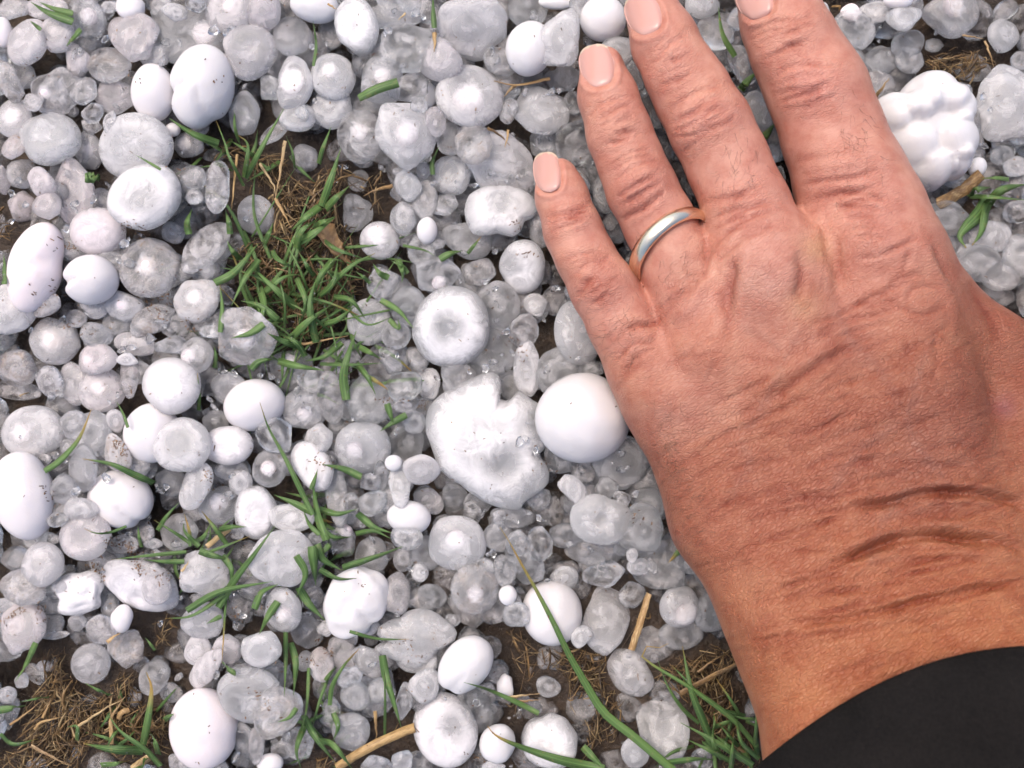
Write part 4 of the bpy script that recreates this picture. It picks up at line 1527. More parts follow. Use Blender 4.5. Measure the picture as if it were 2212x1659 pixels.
def build_hand():
    from mathutils.bvhtree import BVHTree
    rr = np.random.default_rng(5)
    pts = np.array([J(*x)[:3] for c in list(FINGERS.values()) + PALM for x in c])
    lo = pts.min(0) - 0.022; hi = pts.max(0) + 0.022
    lo[1] = max(lo[1], -0.118)
    hi[2] = min(hi[2], 0.10)
    V, F = surface_nets(hand_sdf, lo, hi, 0.00095)
    V = relax(V, F, 2)
    V, F = catmull(V, F)
    V = relax(V, F, 1)
    N = vertex_normals(V, F)
    n = len(V)
    px = topx(V)
    up = np.clip((N[:, 2] - 0.05) * 2.5, 0, 1)
    disp = np.zeros(n)
    red = np.zeros(n)
    wr = np.zeros(n)
    for (path0, depth, w) in [(tconv(t_, p_), d_, w_) for t_, p_, d_, w_ in FOLDS] + [(np.array(p_), d_, w_) for p_, d_, w_ in fine_folds()]:
        path = smooth_path(path0)
        path = path + rr.normal(size=path.shape) * 0.7
        m0, m1 = path.min(0) - 40, path.max(0) + 40
        sel = np.where((px > m0).all(1) & (px < m1).all(1) & (up > 0))[0]
        if not len(sel): continue
        d, tt = seg_dist(px[sel], path)
        fade = np.clip(np.minimum(tt, 1 - tt) * 5, 0, 1) ** 0.7
        if abs(depth) > 0.9:
            fade = fade * (0.75 + 0.25 * np.sin(tt * 17 + depth * 9))
        g = np.exp(-(d / w) ** 2)
        if depth > 0:
            g2 = np.exp(-((d - 2.3 * w) / (1.3 * w)) ** 2)
            disp[sel] += (-depth * g + 0.22 * depth * g2) * (1.35 if depth > 1.0 else 1.05) * fade * up[sel] * 0.001
            red[sel] += 0.8 * min(depth + 0.15, 1.0) * np.exp(-(d / (w * 0.75)) ** 2) * fade  # folds: redder skin, plus crease shade painted into the colour
        else:
            disp[sel] += (-depth) * g * fade * up[sel] * 0.001
        wr[sel] = np.maximum(wr[sel], 0.5 * np.exp(-(d / (5 * w)) ** 2))
    for di, (x, y, r, hgt) in enumerate(DOMES):
        d2 = ((px - np.array([x, y])) ** 2).sum(1) / r ** 2
        g = np.exp(-d2 * 1.6) * up
        disp += hgt * 0.001 * g
        red += (0.0 if di < 4 else 0.3) * g
        wr = np.maximum(wr, 0.7 * np.exp(-d2))
    # veins on the back of the hand
    vein = np.zeros(n)
    for ps in ([(1590,960),(1660,860),(1700,760),(1745,690)], [(1700,760),(1640,720),(1590,700)], [(1960,900),(1900,800),(1830,720),(1790,620)], [(2060,1060),(1980,960),(1960,900),(2000,760),(2050,680)], [(1780,1080),(1850,980),(1960,900)], [(1560,1090),(1620,1000),(1590,960)], [(1880,1240),(1900,1140),(1980,1040)]):
        path = smooth_path(ps)
        sel = np.where((px > path.min(0) - 50).all(1) & (px < path.max(0) + 50).all(1) & (up > 0))[0]
        d, tt = seg_dist(px[sel], path)
        g = np.exp(-(d / 11) ** 2) * np.clip(np.minimum(tt, 1 - tt) * 6, 0, 1)
        vein[sel] = np.maximum(vein[sel], g)
    disp += 0.00022 * vein * up
    # nail beds: a shallow groove round each nail, the flesh folds over its sides
    for (nm, x, y, hw, hl, axis) in NAILS:
        ax = np.array(axis) / np.hypot(*axis); pe = np.array([-ax[1], ax[0]])
        q = px - np.array([x, y])
        a = (q @ pe) / hw; b = (q @ ax) / hl
        rad = (np.abs(a) ** 2.6 + np.abs(b) ** 2.6) ** (1 / 2.6)
        back = np.clip(1.2 - b, 0, 1)
        disp += -0.00035 * np.exp(-((rad - 1.0) / 0.09) ** 2) * up * back
        disp += 0.00035 * np.exp(-((rad - 1.2) / 0.12) ** 2) * up * np.clip(0.6 - b, 0, 1)
        disp += -0.0009 * np.clip((1.0 - rad) * 6, 0, 1) * up
    # soft unevenness of the flesh: tendons, veins
    arm = np.array([0.34, 0.94]); tr = np.array([0.94, -0.34])
    U = (px - np.array([1700, 800])) @ tr; A = (px - np.array([1700, 800])) @ arm
    for _ in range(14):
        k = rr.uniform(0.015, 0.06); th = rr.normal() * 0.5
        disp += 0.00006 * np.sin(k * (U * math.sin(th) + A * math.cos(th) * 1.0) + rr.uniform(0, 6.28)) * up
    V2 = V + N * disp[:, None]
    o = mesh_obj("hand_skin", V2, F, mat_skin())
    # wrinkled skin over the back of the hand and the wrist, smooth finger shafts
    back = np.clip((A + 180) / 320, 0, 1)
    wr = np.clip(np.maximum(wr, back * 0.95) * np.clip(up * 1.5, 0.15, 1), 0.12, 1)
    float_attr(o, "wrinkle", wr)
    s = 0.112
    lie = np.stack([U * s, A * s + 8 * np.sin(U * 0.004), V[:, 2] * 1000], 1)
    at = o.data.attributes.new("lie", 'FLOAT_VECTOR', 'POINT')
    at.data.foreach_set("vector", lie.astype(np.float32).ravel())
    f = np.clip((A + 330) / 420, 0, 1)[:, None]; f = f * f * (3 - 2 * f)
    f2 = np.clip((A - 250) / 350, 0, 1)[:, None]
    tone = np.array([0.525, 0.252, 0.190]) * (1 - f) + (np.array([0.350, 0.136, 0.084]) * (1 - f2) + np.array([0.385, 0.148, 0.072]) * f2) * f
    f3 = (np.clip((U - 20) / 260, 0, 1) * np.clip((A + 60) / 200, 0, 1) * np.clip((560 - A) / 200, 0, 1))[:, None]  # right side of the back: deeper tan plus shade put into the colour
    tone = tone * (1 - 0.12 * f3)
    tip = np.zeros(n)
    for (nm, x, y, hw, hl, axis) in NAILS:
        tip = np.maximum(tip, np.exp(-((px - np.array([x, y])) ** 2).sum(1) / 95 ** 2))
    red = np.clip(red, 0, 1)[:, None] * 0.6
    tone = tone * (1 - red * np.array([0.34, 0.56, 0.58]) / 0.6)
    tip = tip[:, None] * 0.35
    tone = tone * (1 - tip) + np.array([0.56, 0.28, 0.215]) * tip
    for (x, y, r_, c_, a_) in [(1640, 600, 75, (0.50, 0.28, 0.225), .55), (1880, 500, 60, (0.46, 0.21, 0.165), .5), (1760, 540, 34, (0.48, 0.28, 0.155), .55), (1735, 660, 40, (0.46, 0.25, 0.135), .5), (1450, 900, 80, (0.47, 0.25, 0.195), .45), (1560, 880, 70, (0.46, 0.235, 0.175), .4), (1990, 1000, 110, (0.24, 0.09, 0.06), .5), (2090, 900, 90, (0.27, 0.10, 0.065), .5), (1900, 900, 90, (0.30, 0.11, 0.07), .4), (1840, 760, 60, (0.31, 0.125, 0.085), .45), (1760, 180, 50, (0.60, 0.29, 0.24), .5), (1525, 265, 50, (0.60, 0.31, 0.25), .5), (1388, 405, 40, (0.54, 0.26, 0.20), .5), (2170, 880, 26, (0.26, 0.10, 0.11), .6), (1690, 1440, 90, (0.44, 0.185, 0.095), .4), (1640, 1300, 70, (0.46, 0.215, 0.13), .4), (1475, 580, 50, (0.36, 0.18, 0.12), .4)]:  # dark patches on the right: tan and painted shade; the rest is skin tone
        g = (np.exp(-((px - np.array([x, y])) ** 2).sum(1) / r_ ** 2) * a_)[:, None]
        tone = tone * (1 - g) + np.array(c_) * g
    tone = tone * np.array([0.99, 0.99, 1.0])
    g = (vein * 0.22)[:, None]
    tone = tone * (1 - g) + np.array([0.26, 0.145, 0.12]) * g
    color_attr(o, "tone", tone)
    bvh = BVHTree.FromPolygons(V2.tolist(), F.tolist())
    return o, bvh

HAND, HBVH = build_hand()
HAND.name = "person"
tag(HAND, "person's bare tanned hand with spread fingers, silver ring and dark sleeve, laid over the hail", "person")

CAMV = Vector((0, 0, CAM_H))
def hit_hand(dx, dy):
    t = Vector(P(dx, dy, 0.0)) - CAMV
    loc, nor, idx, dist = HBVH.ray_cast(CAMV, t.normalized())
    return loc, nor

def build_nails():
    mat = mat_simple("nail", (0.7, 0.42, 0.36), 0.12, sss=0.1, attr="tone")
    for (nm, x, y, hw, hl, axis) in NAILS:
        ax = np.array(axis) / np.hypot(*axis); pe = np.array([-ax[1], ax[0]])
        n1, n2 = 21, 25
        grid, tones = [], []
        A_, Z_ = [], []
        for b in np.linspace(-0.95, 0.55, 9):
            for a in np.linspace(-0.8, 0.8, 9):
                qx, qy = np.array([x, y]) + pe * hw * a + ax * hl * b
                loc, nor = hit_hand(qx, qy)
                if loc is None or qy < 2: continue
                A_.append((1, a, b, a * a, b * b, a * b)); Z_.append(loc.z)
        Z_ = [z_ + 0.0009 * min(1, max(0, (1 - (abs(q_[1]) ** 2.6 + abs(q_[2]) ** 2.6) ** (1 / 2.6)) * 6)) for z_, q_ in zip(Z_, A_)]
        cf = np.linalg.lstsq(np.array(A_), np.array(Z_), rcond=None)[0]
        cf[3] = min(cf[3], -0.0012); cf[4] = np.clip(cf[4], -0.0012, -0.0002)
        for j in range(n2):
            b = -1 + 2 * j / (n2 - 1)
            for i in range(n1):
                a = -1 + 2 * i / (n1 - 1)
                # rounded-rectangle outline
                wb = (1 - abs(b) ** 2.3) ** (1 / 2.3) if b < 0 else (1 - (abs(b) * 0.985) ** 2.5) ** (1 / 2.5)
                la = a * wb
                qx, qy = np.array([x, y]) + pe * hw * la + ax * hl * b
                z = float(np.dot(cf, (1, la, b, la * la, b * b, la * b))) + 0.0001
                edge = (max(0.0, abs(a) - 0.72) / 0.28) ** 1.5
                eb = (max(0.0, -b - 0.72) / 0.28) ** 1.5
                z -= 0.0011 * max(edge * (1 if b < 0.75 else 0.5), eb)
                z += 0.00003 * math.sin(a * 40)
                grid.append(P(qx, qy, z))
                c = np.array([0.57, 0.315, 0.27])
                q_ = min(1.0, max(0.0, (-b - 0.45) / 0.5)); c = c * (1 - 0.35 * q_) + np.array([0.64, 0.46, 0.42]) * 0.35 * q_
                if math.hypot(la * 0.8, b) > 0.93 and b > 0: c = np.array([0.60, 0.47, 0.35])
                tones.append(c)
        grid = np.array(grid).reshape(n2, n1, 3)
        for _ in range(3):   # even out ray noise
            g = grid.copy()
            g[1:-1, 1:-1, 2] = (grid[1:-1, 1:-1, 2] * 2 + grid[:-2, 1:-1, 2] + grid[2:, 1:-1, 2] + grid[1:-1, :-2, 2] + grid[1:-1, 2:, 2]) / 6
            grid = g
        F = np.array([[j * n1 + i, j * n1 + i + 1, (j + 1) * n1 + i + 1, (j + 1) * n1 + i] for j in range(n2 - 1) for i in range(n1 - 1)])
        V = grid.reshape(-1, 3)
        # give the plate its thickness
        nb = len(V)
        V2 = np.vstack([V, V - np.array([0, 0, 0.0006])])
        rim = [i for i in range(n1)] + [j * n1 + n1 - 1 for j in range(1, n2)] + [(n2 - 1) * n1 + i for i in range(n1 - 2, -1, -1)] + [j * n1 for j in range(n2 - 2, 0, -1)]
        side = [[rim[k], rim[(k + 1) % len(rim)], rim[(k + 1) % len(rim)] + nb, rim[k] + nb] for k in range(len(rim))]
        F2 = np.vstack([F, F[:, ::-1] + nb, np.array(side)]).astype(np.int32)
        o = mesh_obj("nail", V2, F2, mat, HAND)
        color_attr(o, "tone", np.vstack([tones, tones]))
build_nails()

def tube(path, radii, nseg=4):
    path = np.asarray(path, float)
    n = len(path)
    V, F = [], []
    for i in range(n):
        t = path[min(i + 1, n - 1)] - path[max(i - 1, 0)]
        t = t / (np.linalg.norm(t) + 1e-12)
        a = np.cross(t, [0.13, 0.31, 1.0]); a /= np.linalg.norm(a) + 1e-12
        b = np.cross(t, a)
        for k in range(nseg):
            th = 2 * math.pi * k / nseg
            V.append(path[i] + radii[i] * (math.cos(th) * a + math.sin(th) * b))
    for i in range(n - 1):
        for k in range(nseg):
            k2 = (k + 1) % nseg
            F.append((i * nseg + k, i * nseg + k2, (i + 1) * nseg + k2, (i + 1) * nseg + k))
    return V, F

def build_hair():
    r = np.random.default_rng(21)
    VV, FF, nv = [], [], 0
    # area: centre, spread, count, length in picture units, lie direction
    areas = [((1606, 330), (36, 40), 30, 34, (-0.2, 0.9)), ((1590, 390), (40, 34), 22, 28, (0.1, 0.9)), ((1846, 300), (36, 60), 50, 34, (0.1, 0.9)),
             ((1340, 715), (44, 44), 90, 38, (-0.6, 0.7)), ((1468, 585), (38, 34), 34, 26, (-0.4, 0.7)), ((1375, 510), (8, 10), 8, 18, (-0.5, 0.8)),
             ((1445, 1010), (22, 75), 95, 46, (-0.85, 0.4)), ((1500, 1120), (26, 55), 70, 46, (-0.7, 0.6)), ((1480, 930), (60, 40), 12, 36, (-0.8, 0.4)),
             ((1560, 1100), (60, 80), 16, 30, (-0.6, 0.6)), ((1760, 900), (150, 120), 8, 36, (-0.3, 0.9)), ((1950, 1000), (120, 140), 8, 40, (0.0, 1.0)), ((1800, 1400), (120, 90), 8, 34, (-0.3, 0.9)), ((1610, 1150), (40, 80), 14, 30, (-0.7, 0.5))]
    for (c, sp, cnt, ln, dr) in areas:
        for _ in range(cnt):
            x, y = r.normal(c[0], sp[0]), r.normal(c[1], sp[1])
            loc, nor = hit_hand(x, y)
            if loc is None: continue
            d2 = np.array(dr) + r.normal(size=2) * 0.45
            s = PX(loc.z)
            L = ln * r.uniform(0.5, 1.25) * s
            t = np.array([d2[0], -d2[1], 0.0])
            nn = np.array(nor)
            t -= nn * (t @ nn); t /= np.linalg.norm(t) + 1e-9
            side = np.cross(nn, t)
            curl = r.normal() * 0.55
            path = []
            for k in range(6):
                q = k / 5
                path.append(np.array(loc) + t * L * q * (1 - 0.12 * q) + side * curl * L * q * q + nn * L * (0.35 * q - 0.22 * q * q))
            w = 0.000030 * r.uniform(0.8, 1.4)
            v, f = tube(path, [w * (1 - 0.85 * k / 5) for k in range(6)], 3)
            VV += v; FF += [tuple(i + nv for i in q) for q in f]; nv += len(v)
    o = mesh_obj("hair", VV, FF, mat_simple("hair", (0.075, 0.042, 0.028), 0.45), HAND)
    tag(o, kind="stuff")
build_hair()

# ------------------------------------------------------------------ the ring on the ring finger
def build_ring():
    z = 0.0302
    c = P(1447, 535, z)
    s = PX(z)
    chord = np.array([0.80, 0.58, 0.0]); chord /= np.linalg.norm(chord)
    up = np.array([-0.30, 0.38, 0.87]); up -= chord * (up @ chord); up /= np.linalg.norm(up)
    ax = np.cross(chord, up)
    n, m = 96, 18
    V, F = [], []
    ra, rb = 90 * s, 92 * s
    for i in range(n):
        th = 2 * math.pi * i / n
        rad = chord * math.cos(th) + up * math.sin(th)
        base = c + chord * ra * math.cos(th) + up * rb * math.sin(th)
        for k in range(m):
            ph = 2 * math.pi * k / m
            cp, sp = math.cos(ph), math.sin(ph)
            th_r = 0.0014 * (1 if cp > 0 else 0.35)
            V.append(base + rad * cp * th_r + ax * sp * 0.0022)
    for i in range(n):
        for k in range(m):
            i2, k2 = (i + 1) % n, (k + 1) % m
            F.append((i * m + k, i * m + k2, i2 * m + k2, i2 * m + k))
    o = mesh_obj("finger_ring", V, F, mat_simple("silver", (0.86, 0.76, 0.60), 0.22, 1.0, 300, 0.00006))
    tag(o, "plain polished silver wedding band worn on the ring finger of the hand", "ring")
build_ring()

# ------------------------------------------------------------------ the sleeve
def build_sleeve():
    t = NT("knit")
    p = t.n("ShaderNodeBsdfPrincipled")
    at = t.n("ShaderNodeAttribute", attribute_name="weave").outputs["Vector"]
    sx = t.n("ShaderNodeSeparateXYZ"); t.l(at, sx.inputs[0])
    rib = t.math('SINE', t.math('MULTIPLY', sx.outputs[0], 520.0))
    tc = t.n("ShaderNodeTexCoord").outputs["Object"]
    nz = t.noise(tc, 1500, 4, 0.75)
    big = t.noise(tc, 60, 3)
    cc = t.ramp(t.math('ADD', t.math('MULTIPLY', nz, 0.6), t.math('MULTIPLY', big, 0.4)), [(0.32, (0.0008, 0.0007, 0.0007)), (0.68, (0.012, 0.010, 0.0096))])
    t.l(cc, p.inputs["Base Color"])
    p.inputs["Roughness"].default_value = 0.9
    p.inputs["Sheen Weight"].default_value = 0.0
    p.inputs["Sheen Roughness"].default_value = 0.5
    p.inputs["Specular IOR Level"].default_value = 0.2
    bp = t.n("ShaderNodeBump"); bp.inputs["Strength"].default_value = 0.5; bp.inputs["Distance"].default_value = 0.0005
    t.l(t.math('ADD', t.math('MULTIPLY', rib, 0.06), nz), bp.inputs["Height"])
    t.l(bp.outputs[0], p.inputs["Normal"]); t.l(p.outputs[0], t.out.inputs[0])
    a0 = np.array(J(1838, 1659, 72.2, 1)[:3]); a0b = np.array(J(2102, 1454, 73.5, 1)[:3])
    c0 = (a0 + a0b) / 2 + (a0b - a0) / np.linalg.norm(a0b - a0) * 0.0016 + np.array([0.28, -0.82, 0.49]) * 0.0022; c1 = np.array(J(2390, 2350, 106, 1)[:3])
    axis = (c1 - c0); L = np.linalg.norm(axis); axis /= L
    side = a0b - a0; side -= axis * (side @ axis); side /= np.linalg.norm(side)
    upv = np.cross(side, axis); upv *= np.sign(upv[2])
    n, m = 64, 80
    r = np.random.default_rng(3)
    V, F, W = [], [], []
    prof = [(-0.000, -0.0030), (-0.0012, -0.0018), (-0.0013, -0.0006), (-0.0004, 0.0002)] + [(0.001 + 0.19 * (k / (n - 5)) ** 1.1, 0.0004) for k in range(n - 4)]
    for (sx_, off) in prof:
        q = sx_ / L
        c = c0 + axis * sx_
        w = 0.0402 + 0.012 * min(max(q, 0), 1.6) + off
        h = 0.0228 + 0.014 * min(max(q, 0), 1.6) + off
        if 0.0055 < sx_ < 0.0085: w -= 0.0006; h -= 0.0006
        fold = 0.0018 * math.sin(sx_ * 150) * min(1, max(0, sx_ * 40)) + 0.0008 * math.sin(sx_ * 330 + 1) * min(1, max(0, sx_ * 40))
        for k in range(m):
            th = 2 * math.pi * k / m
            sn, cs = math.sin(th), math.cos(th)
            wob = fold * (0.6 + 0.4 * math.sin(2 * th + sx_ * 40))
            lean = -0.0078 * sn * math.exp(-max(q, 0) * 3) + 0.0012 * math.sin(3 * th + 0.4) * math.exp(-max(q, 0) * 6)
            V.append(c + side * (w + wob) * cs + upv * (h + wob) * sn + axis * lean)
            W.append((k / m, sx_, 0))
    for j in range(len(prof) - 1):
        for k in range(m):
            k2 = (k + 1) % m
            F.append((j * m + k, j * m + k2, (j + 1) * m + k2, (j + 1) * m + k))
    o = mesh_obj("sleeve", V, F, t.m, HAND)
    at = o.data.attributes.new("weave", 'FLOAT_VECTOR', 'POINT')
    at.data.foreach_set("vector", np.array(W, dtype=np.float32).ravel())
    o["label"] = "black knitted sleeve cuff"
build_sleeve()

# ------------------------------------------------------------------ grass, straw and crumbs
def hm_at(x, y):
    i = int(round((x - HX0) / HG)); j = int(round((y - HY0) / HG))
    if 1 <= i < HNX - 1 and 1 <= j < HNY - 1:
        return HM[i - 1:i + 2, j - 1:j + 2].max()
    return 0.0

def lay_path(pts, n, zmin, arch, clear=0.0012, over=True):
    """World path through picture points, lying on (or between) what is below it."""
    sp = smooth_path(pts, 6)
    L = np.concatenate([[0], np.cumsum(np.hypot(*np.diff(sp, axis=0).T))])
    q = np.linspace(0, L[-1], n)
    sx = np.interp(q, L, sp[:, 0]); sy = np.interp(q, L, sp[:, 1])
    t = np.linspace(0, 1, n)
    base = zmin + arch * np.sin(t * math.pi) ** 0.8
    z = base.copy()
    if over:
        for _ in range(2):
            hh = np.array([hm_at(*P(a, b, c)[:2]) for a, b, c in zip(sx, sy, z)])
            z = np.maximum(base, hh + clear)
        # a blade is stiff: bridge the dips
        for _ in range(3):
            zz = np.pad(z, 1, mode='edge')
            z = np.maximum(z, (zz[:-2] + zz[2:]) / 2 * 0.995)
        k = np.array([1, 2, 3, 2, 1]) / 9
        z = np.convolve(np.pad(z, 2, mode='edge'), k, 'valid')
    return np.array([P(a, b, c) for a, b, c in zip(sx, sy, z)])

def ribbon(path, width, twist=0.0, fold=0.25, tipw=0.06, rootw=0.8, thick=0.00012, flat_tip=False):
    """Tapered leaf blade with a mid rib fold and real thickness."""
    n = len(path)
    V, al, ac = [], [], []
    for i in range(n):
        t = path[min(i + 1, n - 1)] - path[max(i - 1, 0)]
        t = t / (np.linalg.norm(t) + 1e-12)
        s = np.cross(t, [0, 0, 1.0]); s /= np.linalg.norm(s) + 1e-9
        up = np.cross(s, t)
        a = twist * i / (n - 1)
        s2 = s * math.cos(a) + up * math.sin(a); u2 = -s * math.sin(a) + up * math.cos(a)
        q = i / (n - 1)
        w = width * (rootw + (1 - rootw) * min(1, q * 4)) * (1.0 if flat_tip else max(tipw, (1 - q ** 1.6)))
        for k, c in enumerate((-1, 0, 1)):
            p = path[i] + s2 * c * w * 0.5 - u2 * (fold * w * 0.5 * (1 - abs(c)))
            V.append(p); al.append(q); ac.append(c)
        for k, c in enumerate((-1, 0, 1)):
            p = path[i] + s2 * c * w * 0.48 - u2 * (fold * w * 0.5 * (1 - abs(c)) + thick)
            V.append(p); al.append(q); ac.append(c)
    F = []
    for i in range(n - 1):
        a, b = i * 6, (i + 1) * 6
        F += [(a, a + 1, b + 1, b), (a + 1, a + 2, b + 2, b + 1), (a + 4, a + 3, b + 3, b + 4), (a + 5, a + 4, b + 4, b + 5),
              (a + 3, a, b, b + 3), (a + 2, a + 5, b + 5, b + 2)]
    return np.array(V), F, np.array(al), np.array(ac)

